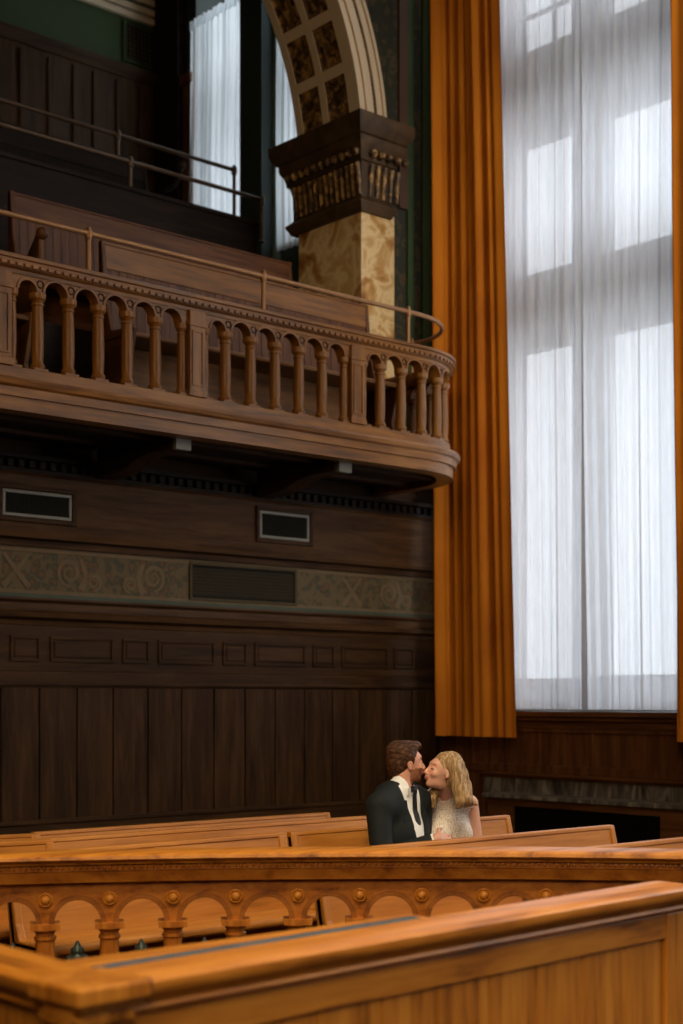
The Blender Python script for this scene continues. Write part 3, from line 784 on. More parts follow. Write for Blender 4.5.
while s_ < S1:
    x, y, nx, ny = rpath(s_); m.ball((x+nx*.068, y+ny*.068, .901), .0075, 6, 4); s_ += .0215
m.build('frieze_rail', M['oakX'], rl, smooth=True)
M['arm'] = wood('moulding_oak', (.14,.040,.006), (.24,.075,.010), (.33,.11,.016), axis='X', rough=.45, coat=.1, spec=.3)
# columns
import bisect
def s_of_px(px):
    # position on the arc of the column seen at a given bearing (calibration constants baked below)
    return 0
SC0, PITCH = .0, .2288
cs = []
k = -9
while True:
    s_ = -.068+PITCH*k
    if s_ > S1: break
    if s_ > S0: cs.append(s_)
    k += 1
colprof = [(.046,.46),(.046,.475),(.040,.485),(.034,.495),(.035,.60),(.0345,.635),(.040,.64),(.040,.648),(.034,.652),(.034,.662),(.040,.668),(.050,.674),(.052,.69)]
proto = None
for s_ in cs:
    x, y, nx, ny = rpath(s_)
    if proto is None:
        m = MB(); m.lathe(colprof, 0, 0, 18); m.box(-.05,.05,-.052,.052,.676,.697); m.box(-.048,.048,-.05,.05,.455,.47)
        proto = m.build('column', M['oakZ'], rl, smooth=True, local=True, angle=40); o = proto
    else: o = proto.copy(); C.objects.link(o)
    o.location = (x+5.48, y+4.877, 0); o.rotation_euler = (0,0,math.atan2(ny, nx))
m = MB(); mm = MB()
for p_, q_ in zip(cs[:-1], cs[1:]):
    arcade(m, rpath, p_, q_, .697, .845, .083, -.03, .022, 16)
    mm = MB(); archmould(mm, rpath, p_, q_, .697, .083, .092, .022, .034, 18); archmould(mm, rpath, p_, q_, .697, .0919, .103, .022, .030, 18); mm.build('arch_moulding', M['mahX'] if 0 else M['arm'], rl)
m.build('arcade_panel', M['oakX'], rl)
bo = None
for s_ in cs:
    x, y, nx, ny = rpath(s_)
    if bo is None:
        m = MB(); m.v = []; pr_ = [(.0265,0),(.0265,.006),(.022,.010),(.018,.006),(.0165,.008),(.014,.014),(.008,.018),(.001,.0195)]
        m.lathe(pr_, 0, 0, 18); m.v = [(v[2], v[0], v[1]) for v in m.v]
        bo = m.build('boss', M['honX'], rl, smooth=True, local=True); o = bo
    else: o = bo.copy(); C.objects.link(o)
    o.location = (x+5.48+nx*.022, y+4.877+ny*.022, .782); o.rotation_euler = (0,0,math.atan2(ny, nx))
m = MB(); m.sweep([(-.06,.40),(.06,.40),(.06,.475),(.05,.487),(-.05,.487),(-.06,.475)], FR); m.build('base_rail', M['oakX'], rl)
m = MB(); m.sweep([(-.03,0),(.03,0),(.03,.40),(-.03,.40)], FR); m.build('lower_panel', M['mahX'], rl)
fi = None
for p_, q_ in zip(cs[:-1], cs[1:]):
    x, y, nx, ny = rpath((p_+q_)/2)
    if fi is None:
        m = MB(); m.lathe([(.03,0),(.03,.012),(.016,.02),(.012,.035),(.03,.05),(.036,.065),(.028,.08),(.018,.09),(.020,.10),(.012,.115),(.008,.122),(.003,.132)], 0, 0, 12)
        for i in range(6):
            a_ = i*PI/3; m.ball((.031*math.cos(a_), .031*math.sin(a_), .062), .013, 8, 6, (1,1,1.7)); m.ball((.016*math.cos(a_+.5), .016*math.sin(a_+.5), .098), .008, 6, 5, (1,1,1.6))
        fi = m.build('iron_finial', M['iron'], rl, smooth=True, local=True); o = fi
    else: o = fi.copy(); C.objects.link(o)
    o.location = (x+5.48, y+4.877, .485); o.scale = (1.1,1.1,1.1)

# ------------------------------------------------------------------ near oak enclosure
en = thing('oak_partition', 'solid oak jury box partition with a thick cap rail, nearest the viewer', 'partition', (-6.5,-6.5,0))
import mathutils
th = math.atan2(.14, 2.16)
def ep(u, o):      # u along from left outer corner, o outwards (towards viewer)
    return (-7.66+u*math.cos(th)+o*math.sin(th), -6.60+u*math.sin(th)-o*math.cos(th))
def eframes(u0, u1): return [(*ep(u0,0), math.sin(th), -math.cos(th)), (*ep(u1,0), math.sin(th), -math.cos(th))]
capp = [(-.16,.905),(-.16,.94),(-.15,.95),(-.012,.95),(.0,.942),(.002,.925),(-.004,.914),(-.016,.908),(-.022,.895),(-.018,.887),(-.026,.880),(-.035,.874),(-.12,.874),(-.12,.905)]
m = MB(); m.sweep(capp, eframes(.0, 2.22)); m.build('cap_rail', M['honX'], en, smooth=True, angle=40)
m = MB(); m.sweep([(-.10,.80),(-.040,.80),(-.040,.874),(-.10,.874)], eframes(.05, 2.18)); m.build('frieze_board', M['honX'], en, bevel=.004)
m = MB(); m.sweep([(-.09,0),(-.062,0),(-.062,.80),(-.09,.80)], eframes(.05, 2.15)); m.build('backing', M['mahZ'], en)
ub = -.02+.03
ue = [.05,.26,.47,.68,.89,1.09,1.29,1.49,1.69,1.895,2.09]
for i in range(len(ue)-1):
    m = MB(); m.sweep([(-.07,0),(-.050,0),(-.050,.80),(-.07,.80)], eframes(ue[i]+.002, ue[i+1]-.002)); m.build('board', M['honZ'], en, bevel=.003)
m = MB(); m.sweep([(-.13,0),(-.036,0),(-.036,.874),(-.13,.874)], eframes(2.094, 2.20)); m.build('end_post', M['honZ'], en, bevel=.004)
# corner post with stepped cap
m = MB()
for (z0, z1, e) in ((0,.87,-.03),(.87,.90,-.012),(.90,.915,.0),(.915,.954,.015)):
    p0, p1, p2, p3 = ep(-.0-e*.9,e), ep(.155+e*.9,e), ep(.155+e*.9,-.16), ep(-.0-e*.9,-.16)
    m.hexa([(*p0,z0),(*p1,z0),(*p2,z0),(*p3,z0),(*p0,z1),(*p1,z1),(*p2,z1),(*p3,z1)])
m.build('corner_post', M['honZ'], en, bevel=.008)
# left return going away from the viewer
rf_ = [(-7.668,-6.50,-1,0),(-7.668,-4.6,-1,0)]
m = MB(); m.sweep([(o+.0, z) for o, z in capp], rf_); m.build('return_cap_rail', M['honY'], en, smooth=True, angle=40)
m = MB(); m.sweep([(-.10,.0),(-.040,.0),(-.040,.874),(-.10,.874)], rf_); m.build('return_panel', M['honZ'], en, bevel=.004)
lp_ = thing('oak_post', 'small square oak post cut off at the bottom left corner', 'post', (-8.02,-6.62,0))
MB().box(-8.10,-7.93,-6.72,-6.58,0,.83).build('shaft', M['mahZ'], lp_, bevel=.004)
MB().box(-8.12,-7.905,-6.74,-6.56,.83,.86).build('cap', M['honY'], lp_, bevel=.006)
dk = thing('writing_desk', 'narrow oak writing ledge with a blue-green inlay behind the partition', 'desk', (-6.9,-6.3,0))
MB().box(-7.60,-6.33,-6.455,-6.13,.875,.915).build('desktop', M['honX'], dk, bevel=.006)
MB().hexa([(-7.42,-6.44,.915),(-6.38,-6.44,.915),(-6.38,-6.19,.915),(-7.42,-6.255,.915),(-7.42,-6.44,.919),(-6.38,-6.44,.919),(-6.38,-6.19,.919),(-7.42,-6.255,.919)]).build('blue_inlay', M['blue'], dk)
m = MB(); m.box(-7.44,-6.36,-6.165,-6.15,.0,.875); m.build('front_panel', M['mahX'], dk)
m = MB(); m.box(-6.36,-6.34,-6.42,-6.15,.0,.875); m.build('side_panel', M['mahZ'], dk)

# ------------------------------------------------------------------ people (distance-field surfaces)
class SDF:
    def __init__(s, lo, hi, h):
        s.lo = np.array(lo, float); s.h = h; s.n = (np.ceil((np.array(hi)-s.lo)/h).astype(int)+1)
        s.F = np.full(tuple(s.n), .05, np.float32)
    def sub(s, lo, hi):
        a = np.clip(np.floor((np.array(lo)-s.lo)/s.h).astype(int), 0, s.n-1); b = np.clip(np.ceil((np.array(hi)-s.lo)/s.h).astype(int)+1, 1, s.n)
        g = [(s.lo[i]+s.h*np.arange(a[i], b[i])).astype(np.float32) for i in range(3)]
        return tuple(slice(a[i], b[i]) for i in range(3)), g[0][:,None,None], g[1][None,:,None], g[2][None,None,:]
    def comb(s, sl, d, k, op):
        A = s.F[sl]
        if op == 'u':
            h = np.maximum(k-np.abs(A-d), 0)/k if k > 0 else 0; s.F[sl] = np.minimum(A, d)-h*h*k*.25
        else:
            d = -d; h = np.maximum(k-np.abs(A-d), 0)/k if k > 0 else 0; s.F[sl] = np.maximum(A, d)+h*h*k*.25
    def cone(s, a, b, r1, r2, k=.02, op='u', flat=None):
        a = np.array(a, float); b = np.array(b, float); R = max(r1, r2)+k+.03
        sl, X, Y, Z = s.sub(np.minimum(a, b)-R, np.maximum(a, b)+R)
        ab = b-a; L2 = max(ab.dot(ab), 1e-9)
        t = np.clip(((X-a[0])*ab[0]+(Y-a[1])*ab[1]+(Z-a[2])*ab[2])/L2, 0, 1)
        d = np.sqrt((X-a[0]-t*ab[0])**2+(Y-a[1]-t*ab[1])**2+(Z-a[2]-t*ab[2])**2)-(r1+(r2-r1)*t)
        s.comb(sl, d, k, op)
    def ell(s, c, r, rot=None, k=.02, op='u'):
        c = np.array(c, float); r = np.array(r, float); R = max(r)+k+.03
        sl, X, Y, Z = s.sub(c-R, c+R); X = X-c[0]; Y = Y-c[1]; Z = Z-c[2]
        if rot is not None:
            m = np.array(rot).T
            X, Y, Z = m[0,0]*X+m[0,1]*Y+m[0,2]*Z, m[1,0]*X+m[1,1]*Y+m[1,2]*Z, m[2,0]*X+m[2,1]*Y+m[2,2]*Z
        k0 = np.sqrt((X/r[0])**2+(Y/r[1])**2+(Z/r[2])**2); k1 = np.sqrt((X/r[0]**2)**2+(Y/r[1]**2)**2+(Z/r[2]**2)**2)
        s.comb(sl, k0*(k0-1)/np.maximum(k1, 1e-6), k, op)
    def displace(s, fn):
        sl, X, Y, Z = s.sub(s.lo, s.lo+s.h*s.n); s.F += fn(X, Y, Z).astype(np.float32)
    def mesh(s):
        F = s.F; ins = F < 0; n = F.shape
        c = np.zeros(tuple(k-1 for k in n), np.int8)
        for i in (0,1):
            for j in (0,1):
                for k in (0,1): c += ins[i:n[0]-1+i, j:n[1]-1+j, k:n[2]-1+k]
        act = np.argwhere((c > 0) & (c < 8)); idx = -np.ones(c.shape, np.int64); idx[tuple(act.T)] = np.arange(len(act))
        P = np.zeros((len(act), 3)); W = np.zeros(len(act))
        cor = [(i,j,k) for i in (0,1) for j in (0,1) for k in (0,1)]
        for a in cor:
            for ax in range(3):
                if a[ax] == 1: continue
                b = list(a); b[ax] = 1
                fa = F[act[:,0]+a[0], act[:,1]+a[1], act[:,2]+a[2]].astype(float); fb = F[act[:,0]+b[0], act[:,1]+b[1], act[:,2]+b[2]].astype(float)
                x = (fa < 0) != (fb < 0); t = np.where(x, fa/np.where(x, fa-fb, 1), 0)
                p = np.tile(np.array(a, float), (len(act), 1)); p[:,ax] += t
                P += p*x[:,None]; W += x
        V = (act+P/W[:,None])*s.h+s.lo
        Q = []
        for ax in range(3):
            o1, o2 = [(1,2),(2,0),(0,1)][ax]
            sl0 = [slice(None)]*3; sl1 = [slice(None)]*3; sl0[ax] = slice(0,-1); sl1[ax] = slice(1,None)
            A = ins[tuple(sl0)]; B = ins[tuple(sl1)]
            e = np.argwhere(A != B)
            e = e[(e[:,o1] > 0) & (e[:,o2] > 0) & (e[:,o1] < n[o1]-1) & (e[:,o2] < n[o2]-1)]
            flip = A[tuple(e.T)]
            def I(d1, d2):
                q = e.copy(); q[:,o1] -= d1; q[:,o2] -= d2; return idx[tuple(q.T)]
            q = np.stack([I(1,1), I(0,1), I(0,0), I(1,0)], 1)
            q = np.where(flip[:,None], q, q[:,::-1]); Q.append(q)
        Q = np.concatenate(Q); Q = Q[(Q >= 0).all(1)]
        return V, Q
def sdf_obj(name, S, mats, loc, parent=None, xf=None, matfn=None, smooth_it=1, props=None):
    V, Q = S.mesh()
    me = bpy.data.meshes.new(name)
    if xf is not None: V = xf(V)
    me.from_pydata(V.tolist(), [], Q.tolist()); me.update()
    for m_ in mats: me.materials.append(m_)
    if matfn is not None:
        cen = V[Q].mean(1); mi = matfn(cen).astype(np.int32); me.polygons.foreach_set('material_index', mi)
    me.shade_smooth()
    o = bpy.data.objects.new(name, me); C.objects.link(o)
    if parent is not None: o.parent = parent
    else: o.location = loc
    if smooth_it:
        md = o.modifiers.new('smooth', 'SMOOTH'); md.factor = .5; md.iterations = smooth_it
    return o
def rotm(yaw=0, pitch=0, roll=0):
    """yaw about z, pitch: positive tips the face (+x) upwards, roll about x"""
    return np.array(Matrix.Rotation(yaw,3,'Z') @ Matrix.Rotation(-pitch,3,'Y') @ Matrix.Rotation(roll,3,'X'))
def head(S, o, R, s, woman=False, k=.012):
    o = np.array(o, float)
    def q(p): return o+R@(np.array(p, float)*s)
    def e(c, r, kk=.015, op='u', extra=None): S.ell(q(c), np.array(r)*s, R if extra is None else R@extra, kk*s, op)
    def c(a, b, r1, r2, kk=.01, op='u'): S.cone(q(a), q(b), r1*s, r2*s, kk*s, op)
    e((-.018,0,.034), (.096,.074,.088)); e((.030,0,-.005), (.064,.062,.082), .03)
    e((.030,0,-.062), (.050 if woman else .052,.044 if woman else .056,.038 if woman else .042), .03); e((.066,0,-.096), (.020,.020,.017), .025)
    e((.020,0,-.085), (.055,.042,.022), .03)
    e((.072,0,.034), (.020,.050,.016), .02)                      # brow
    for sg in (-1, 1):
        e((.095,sg*.032,.006), (.016,.017,.012), .012, 's')       # eye sockets
        e((.078,sg*.032,.003), (.0145,.0155,.0135), .004)         # lids, closed
        c((.091,sg*.020,.0005), (.088,sg*.044,-.001), .0022, .0018, .002)  # lash line
        e((.066,sg*.040,-.028), (.022,.022,.020), .02)            # cheek
        e((-.006,sg*.075,-.008), (.017,.008,.028), .006); e((.0,sg*.083,-.006), (.010,.006,.017), .004, 's')
        e((-.004,sg*.078,-.032), (.008,.006,.009), .005)
        e((.102,sg*.012,-.036), (.010,.009,.008), .006)           # nostril wing
    c((.088,0,.016), (.112,0,-.028), .0085, .0115, .012); e((.114,0,-.030), (.011,.010,.009), .006)
    e((.100,0,-.056), (.010,.020,.0055), .006); e((.099,0,-.067), (.010,.018,.0065), .006); c((.110,-.018,-.0612),(.110,.018,-.0612), .0018,.0018,.003,'s')
    e((.094,0,-.048), (.010,.012,.010), .012)
    return q
def hand(S, wrist, d, palm_n, thumb, s=1.0, curl=.6):
    """d: direction of the fingers, palm_n: palm side, thumb: side of the thumb"""
    w = np.array(wrist, float); d = np.array(d, float); d /= np.linalg.norm(d)
    t = np.array(thumb, float); t -= t.dot(d)*d; t /= np.linalg.norm(t); n_ = np.cross(d, t)
    if n_.dot(palm_n) < 0: n_ = -n_
    R = np.stack([d, t, n_], 1)
    S.ell(w+d*.045*s, np.array([.050,.040,.015])*s, R, .015*s)
    for i, (off, L) in enumerate([(.030,.075),(.010,.083),(-.011,.077),(-.030,.060)]):
        p = w+d*.080*s+t*off*s; a = 0; r = .0088*s
        for j, fr__ in enumerate((.45,.32,.26)):
            a += curl*(.5 if j == 0 else .8)
            p2 = p+(d*math.cos(a)+n_*math.sin(a))*L*fr__*s; S.cone(p, p2, r, r*.92, .004); p = p2; r *= .92
    p = w+d*.025*s+t*.030*s; a1 = d*.55+t*.75+n_*.35; a1 /= np.linalg.norm(a1); p2 = p+a1*.045*s; S.cone(p, p2, .013*s, .0105*s, .010)
    a2 = d*.9+t*.25+n_*.35; a2 /= np.linalg.norm(a2); S.cone(p2, p2+a2*.032*s, .0105*s, .009*s, .004)

SK = []
def skin(name, base, red):
    m, nt, p = new(name)
    n_ = N(nt, 'ShaderNodeTexNoise'); n_.inputs['Scale'].default_value = 9; nt.links.new(coords(nt, (1,1,1)), n_.inputs['Vector'])
    nt.links.new(ramp(nt, n_.outputs[0], [(.35, base), (.7, red)]), p.inputs['Base Color']); p.inputs['Roughness'].default_value = .5
    p.inputs['Subsurface Weight'].default_value = .15; p.inputs['Subsurface Radius'].default_value = (.02,.008,.004); p.inputs['Subsurface Scale'].default_value = .5
    return m
M['skin_m'] = skin('fair_skin', (.56,.29,.20), (.62,.30,.21)); M['skin_w'] = skin('pale_skin', (.66,.37,.27), (.72,.38,.28))
M['beard'] = blotch('short_red_beard', [(.3,(.20,.07,.03)), (.7,(.33,.13,.06))], 60, .8)
M['lips'] = plain('rose_lips', (.50,.16,.13), .4)
M['lash'] = plain('dark_lashes', (.05,.02,.012), .7)
def hairmat(name, cols, st):
    m, nt, p = new(name); v = coords(nt, st); n_ = N(nt, 'ShaderNodeTexNoise'); n_.inputs['Scale'].default_value = 12; n_.inputs['Detail'].default_value = 5; nt.links.new(v, n_.inputs['Vector'])
    nt.links.new(ramp(nt, n_.outputs[0], cols), p.inputs['Base Color']); p.inputs['Roughness'].default_value = .6; p.inputs['Specular IOR Level'].default_value = .25
    b = N(nt, 'ShaderNodeBump'); b.inputs['Strength'].default_value = .5; b.inputs['Distance'].default_value = .006; nt.links.new(n_.outputs[0], b.inputs['Height']); nt.links.new(b.outputs[0], p.inputs['Normal'])
    return m
M['hair_m'] = hairmat('auburn_brown_hair', [(.35,(.025,.010,.004)), (.55,(.068,.027,.011)), (.75,(.16,.070,.028))], (3,7,7))
M['hair_w'] = hairmat('honey_blonde_hair', [(.32,(.17,.095,.04)), (.52,(.38,.245,.12)), (.72,(.60,.44,.26))], (8,8,1.5))
M['suit'] = plain('dark_suit_cloth', (.009,.013,.015), .75, var=.2, vs=80, spec=.25)
M['shirt'] = plain('white_shirt', (.84,.86,.90), .7, var=.03)
M['tie'] = plain('black_tie', (.008,.009,.012), .45)
m, nt, p = new('ivory_lace'); n_ = N(nt, 'ShaderNodeTexVoronoi'); n_.inputs['Scale'].default_value = 150; nt.links.new(coords(nt, (1,1,1)), n_.inputs['Vector'])
nt.links.new(ramp(nt, n_.outputs['Distance'], [(.15,(.92,.86,.79)), (.5,(.86,.77,.69)), (.80,(.62,.52,.45))]), p.inputs['Base Color']); p.inputs['Roughness'].default_value = .75
b_ = N(nt, 'ShaderNodeBump'); b_.inputs['Strength'].default_value = .8; b_.inputs['Distance'].default_value = .006; b_.invert = True; nt.links.new(n_.outputs['Distance'], b_.inputs['Height']); nt.links.new(b_.outputs[0], p.inputs['Normal']); M['lace'] = m

# ---- the man. All coordinates are offsets from O (on the floor under his hips), axes = world axes
f = .84          # body scale
def V3(*a): return np.array(a, float)
OM = V3(-4.41, -4.13, 0)
Hm = V3(-4.366, -4.082, 1.203)-OM; Rm = rotm(math.radians(-22), math.radians(2), math.radians(0)); hs = .785
nb = V3(.000, .035, 1.060)                # base of the neck
shL = nb+V3(.135,.01,-.040); shR = nb+V3(-.165,-.02,-.048); hip = V3(0,.05,.65)
def man_body(S, inf=0.0, arms=True, legs=True, k=.04):
    S.ell(hip+V3(0,0,0), (.145*f+inf,.115*f+inf,.11*f+inf), None, k)
    S.cone(hip+V3(0,.01,.02), nb+V3(0,.01,-.20), .120*f+inf, .135*f+inf, k)
    S.ell(nb+V3(0,.015,-.17), (.175*f+inf,.115*f+inf,.17*f+inf), None, k)
    S.cone(shR+V3(.03,.0,-.01), shL+V3(-.03,.0,-.01), .062*f+inf, .062*f+inf, k)
    S.cone(nb+V3(-.02,.01,.02), shR+V3(.02,0,.012), .055*f+inf, .050*f+inf, k); S.cone(nb+V3(.02,.01,.02), shL+V3(-.02,0,.012), .055*f+inf, .050*f+inf, k)
def man_arms(S, inf=0.0, ha=True, k=.02):
    S.cone(shR, elR, .058*f+inf, .048*f+inf, k); S.cone(elR, wrR+(elR-wrR)*(.12 if not ha else 0), .046*f+inf, .030*f+inf, k)
    S.cone(shL, elL, .058*f+inf, .048*f+inf, k); S.cone(elL, wrL, .046*f+inf, .030*f+inf, k)
elR = shR+V3(-.03,-.06,-.235); wrR = V3(-.035,-.225,.872); elL = shL+V3(.03,.03,-.23); wrL = elL+V3(.0,-.21,-.03)
def legs_(S, inf=0.0, w_=.09, k=.03, feet=True):
    for sg in (-1, 1):
        h_ = hip+V3(sg*w_*.8,-.02,-.02); kn = V3(sg*w_,-.345,.60); an = V3(sg*w_,-.26,.09)
        S.cone(h_, kn, .075*f+inf, .052*f+inf, k); S.cone(kn, an, .050*f+inf, .034*f+inf, k)
        if feet: S.cone(an+V3(0,.02,-.045), an+V3(0,-.12,-.06), .034*f, .028*f, .02)
S = SDF((-.36,-.48,-.0), (.50,.30,1.40), .0052)
man_body(S); S.cone(nb+V3(0,.02,-.02), Hm+V3(-.02,0,-.05), .054*f, .052*f, .02)
qm = head(S, Hm, Rm, hs); man_arms(S, 0); legs_(S)
hand(S, wrR, (.93,-.05,-.1), (0.1,.5,-.8), (-.1,.3,.8), .84, .35); hand(S, wrL, (.8,-.5,-.3), (0,0,-1), (0,-.8,.6), .84, .6)
Rmi = Rm.T
def man_mat(cn):
    p = ((cn-Hm)@Rm)/hs
    x, y, z = p.T
    near = np.linalg.norm(p, axis=1) < .17
    beard = near & (z < -.030) & (x > .0) & (z > -.125) & ~((z > -.045) & (x > .085)) & (z < -.03-.35*(np.abs(x-.05)<.0))
    lips = near & (x > .092) & (np.abs(y) < .020) & (z < -.0505) & (z > -.0725)
    moust = near & (x > .085) & (z <= -.043) & (z > -.0505)
    brow = near & (x > .070) & (np.abs(z-.027-.004*np.abs(y)/.03) < .006) & (np.abs(y) > .014) & (np.abs(y) < .052)
    lash = near & (x > .08) & (np.abs(z-.0) < .0026) & (np.abs(np.abs(y)-.032) < .014)
    o = np.zeros(len(cn)); o[beard | moust] = 1; o[lips] = 2; o[brow] = 1; o[lash] = 3; return o
man = sdf_obj('person', S, [M['skin_m'], M['beard'], M['lips'], M['lash']], tuple(OM), None, None, man_mat)
tag(man, 'man in black suit, white shirt and black tie seated on the bench, kissing the woman', 'person')
# shirt
S = SDF((-.30,-.30,.45), (.32,.30,1.16), .006); man_body(S, .007)
S.cone(nb+V3(0,.012,.0), nb+V3(.012,-.0,.05), .060*f, .057*f, .02)
S.cone(nb+V3(.03,-.012,.055), nb+V3(.035,-.014,.16), .046, .044, .004, 's')
sdf_obj('shirt', S, [M['shirt']], None, man)
# shirt collar: a standing band with two points
fw = V3(.10,-.995,0)
m = MB()
def collar(u, v):
    a = -PI/2+.16+(2*PI-.32)*u; r = .064-.010*v
    return (nb[0]+.004+.004*v+r*math.cos(a), nb[1]+.004-.006*v+r*math.sin(a), nb[2]+.012+.016*math.sin(a)*(1.3-.5*v)+.040*v)
m.grid(collar, 36, 4); m.build('shirt_collar', M['shirt'], man, smooth=True, angle=0, local=True, solid=.004)
# jacket: inflated torso + sleeves with a V cut out at the front
S = SDF((-.34,-.36,.42), (.28,.26,1.14), .0045); man_body(S, .013); man_arms(S, .010, ha=False)
S.cone(nb+V3(-.075,.03,.0), nb+V3(.08,.03,.0), .05, .05, .03)
S.cone(nb+V3(.0,.01,.03), nb+V3(.012,-.005,.20), .052, .058, .012, 's')
dirv = V3(.025,-.0,-.40)
def vcut(X, Y, Z):
    # opening in front of the chest, narrowing downwards
    t = (nb[2]+.02-Z)/.34; cx_ = nb[0]+.012+.014*t; hw = .060*(1-t*.80)
    inside = np.maximum(np.maximum(np.abs(X-cx_)-hw, Y-(nb[1]-.035)), -t-.2)
    return np.maximum(inside, t-1.12)
sl, X, Y, Z = S.sub(S.lo, S.lo+S.h*S.n); S.comb(sl, vcut(X, Y, Z).astype(np.float32), .008, 's')
# edge it on the shirt front so the shirt shows through
jk = sdf_obj('suit_jacket', S, [M['suit']], None, man)
# lapels (follow the chest)
def chest_y(x, z, inf=.018):
    # front surface of the torso ellipsoid
    cx0, cz0 = nb[0], nb[2]-.17; rx, ry, rz = .175*f+inf, .115*f+inf, .17*f+inf
    q_ = 1-((x-cx0)/rx)**2-(min(z-cz0, rz*.62)/rz)**2 if z > cz0 else 1-((x-cx0)/rx)**2
    return nb[1]+.015-ry*math.sqrt(max(q_, .04))
m = MB()
for sg in (-1, 1):
    def lap(u, v, sg=sg):
        v = .12+.88*v
        z = nb[2]+.02-.34*v; t = v; hw = .060*(1-t*.80); wd = .050*(1-abs(v-.30)*1.1) if v > .3 else .030+.022*v/.3
        wd = max(wd, .012)
        x = nb[0]+.012+.014*t+sg*(hw-.004+wd*u); return (x, chest_y(x, z, .021+.002*(1-u)), z)
    m.grid(lap, 5, 16)
m.build('lapels', M['suit'], jk, smooth=True, angle=0, local=True, solid=.005)
m = MB()
def tie(u, v):
    z = nb[2]+.035-.36*v; w_ = .010+.016*v; x = nb[0]+.014+.018*v+(u-.5)*2*w_
    return (x, chest_y(x, z, .013)-.004*(1-(2*u-1)**2)-(.006 if v < .1 else 0), z)
m.grid(tie, 6, 20); m.build('tie', M['tie'], man, smooth=True, angle=0, local=True, solid=.004)
m = MB(); kz = nb[2]+.034; kx = nb[0]+.014; ky = chest_y(kx, kz, .013)
m.hexa([(kx-.009,ky-.014,kz-.022),(kx+.009,ky-.014,kz-.022),(kx+.010,ky+.01,kz-.022),(kx-.010,ky+.01,kz-.022),(kx-.015,ky-.012,kz+.010),(kx+.015,ky-.012,kz+.010),(kx+.015,ky+.01,kz+.010),(kx-.015,ky+.01,kz+.010)])
m.build('tie_knot', M['tie'], man, local=True, bevel=.004)
S = SDF((-.30,-.48,.05), (.30,.25,.72), .009); legs_(S, .012, feet=False); S.ell(hip, (.145*f+.012,.115*f+.012,.10*f+.012), None, .03)
sdf_obj('trousers', S, [M['suit']], None, man)
m = MB(); d_ = (wrR-elR)/np.linalg.norm(wrR-elR); m.tube([tuple(wrR-d_*.034), tuple(wrR-d_*.004)], .030, 14); m.build('shirt_cuff', M['shirt'], man, smooth=True, local=True)
m = MB()
for sg in (-1, 1): m.ball((sg*.09,-.32,.034), .05, 14, 8, (.75,1.9,.6)); m.box(sg*.09-.036,sg*.09+.036,-.405,-.235,.0,.018)
m.build('shoes', M['black'], man, smooth=True, local=True)
# hair of the man: short sides, fuller swept-back top
def local_head(o, R, s):
    def q(p): return np.array(o)+R@(np.array(p, float)*s)
    return q
S = SDF(Hm-.16, Hm+.17, .0032)
def he(c_, r_, kk=.015, op='u', ex=None): S.ell(qm(c_), np.array(r_)*hs, Rm if ex is None else Rm@ex, kk*hs, op)
he((-.024,0,.040), (.102,.082,.094)); he((-.060,0,-.012), (.062,.070,.068), .02); he((.028,0,.100), (.066,.056,.028), .03, 'u', rotm(0, math.radians(8))); he((.070,.0,.100), (.028,.046,.020), .02); he((-.05,0,.09),(.07,.062,.040),.03)
for sg in (-1, 1): he((.012,sg*.072,.018), (.014,.008,.042), .01)
he((.085,0,-.015), (.062,.10,.085), .015, 's'); he((.050,0,-.090), (.085,.12,.075), .02, 's'); he((-.02,0,-.125), (.10,.10,.045), .02, 's')
for sg in (-1, 1): he((.004,sg*.088,-.016), (.026,.026,.040), .008, 's')
def strands(X, Y, Z):
    x = (X-Hm[0])*Rm[0,0]+(Y-Hm[1])*Rm[1,0]; y = (X-Hm[0])*Rm[0,1]+(Y-Hm[1])*Rm[1,1]; z = Z-Hm[2]
    return .0018*np.sin(y*150+x*40+np.sin(z*50+x*35)*1.5)*np.clip((z+.02)*12,.2,1)+.0007*np.sin(z*260+x*120+y*170)+.003*np.sin(x*52+1)*np.sin(y*48)*np.clip(z*12,0,1)
S.displace(strands)
sdf_obj('hair', S, [M['hair_m']], None, man, smooth_it=1)
# bench in front hides the rest

# ---- the woman
OW = V3(-4.00, -4.12, 0)
Hw = V3(-4.200, -4.160, 1.160)-OW; Rw = rotm(math.radians(156), math.radians(16), math.radians(0)); ws = .755
nw = V3(-.112, .045, 1.035)
wf = V3(-.5,-.866,0); wl = V3(.866,-.5,0)
sL = nw+wl*.135+V3(0,0,-.032); sR = nw-wl*.125+V3(0,0,-.025); hw_ = V3(0,.02,.65)
def w_body(S, inf=0., k=.035):
    S.ell(hw_, (.155*f+inf,.115*f+inf,.11*f+inf), None, k)
    S.cone(hw_+V3(-.0,.0,.04), nw+V3(.04,-.0,-.26), .105*f+inf, .090*f+inf, k)
    RR = np.stack([-wf, -wl, V3(0,0,1)], 1)
    S.ell(nw+V3(.02,.0,-.15), (.095*f+inf,.140*f+inf,.15*f+inf), RR, k)
    for sg in (-1, 1): S.ell(nw+V3(.02,0,-.175)+wf*.055+wl*sg*.058, (.058*f+inf,.060*f+inf,.062*f+inf), RR, .02)
    S.cone(sR-wl*-.02, sL-wl*.02, .046*f+inf, .046*f+inf, k)
    S.cone(nw+V3(0,0,.015), sL-wl*.035+V3(0,0,.008), .042*f+inf, .036*f+inf, k); S.cone(nw+V3(0,0,.015), sR+wl*.035+V3(0,0,.008), .042*f+inf, .036*f+inf, k)
eL = sL+V3(.045,-.005,-.225); wL_ = eL+V3(-.12,-.15,-.06); eR = sR+V3(-.0,-.07,-.22); wR_ = eR+V3(.09,-.13,-.04)
S = SDF((-.36,-.48,.0), (.24,.30,1.36), .0050)
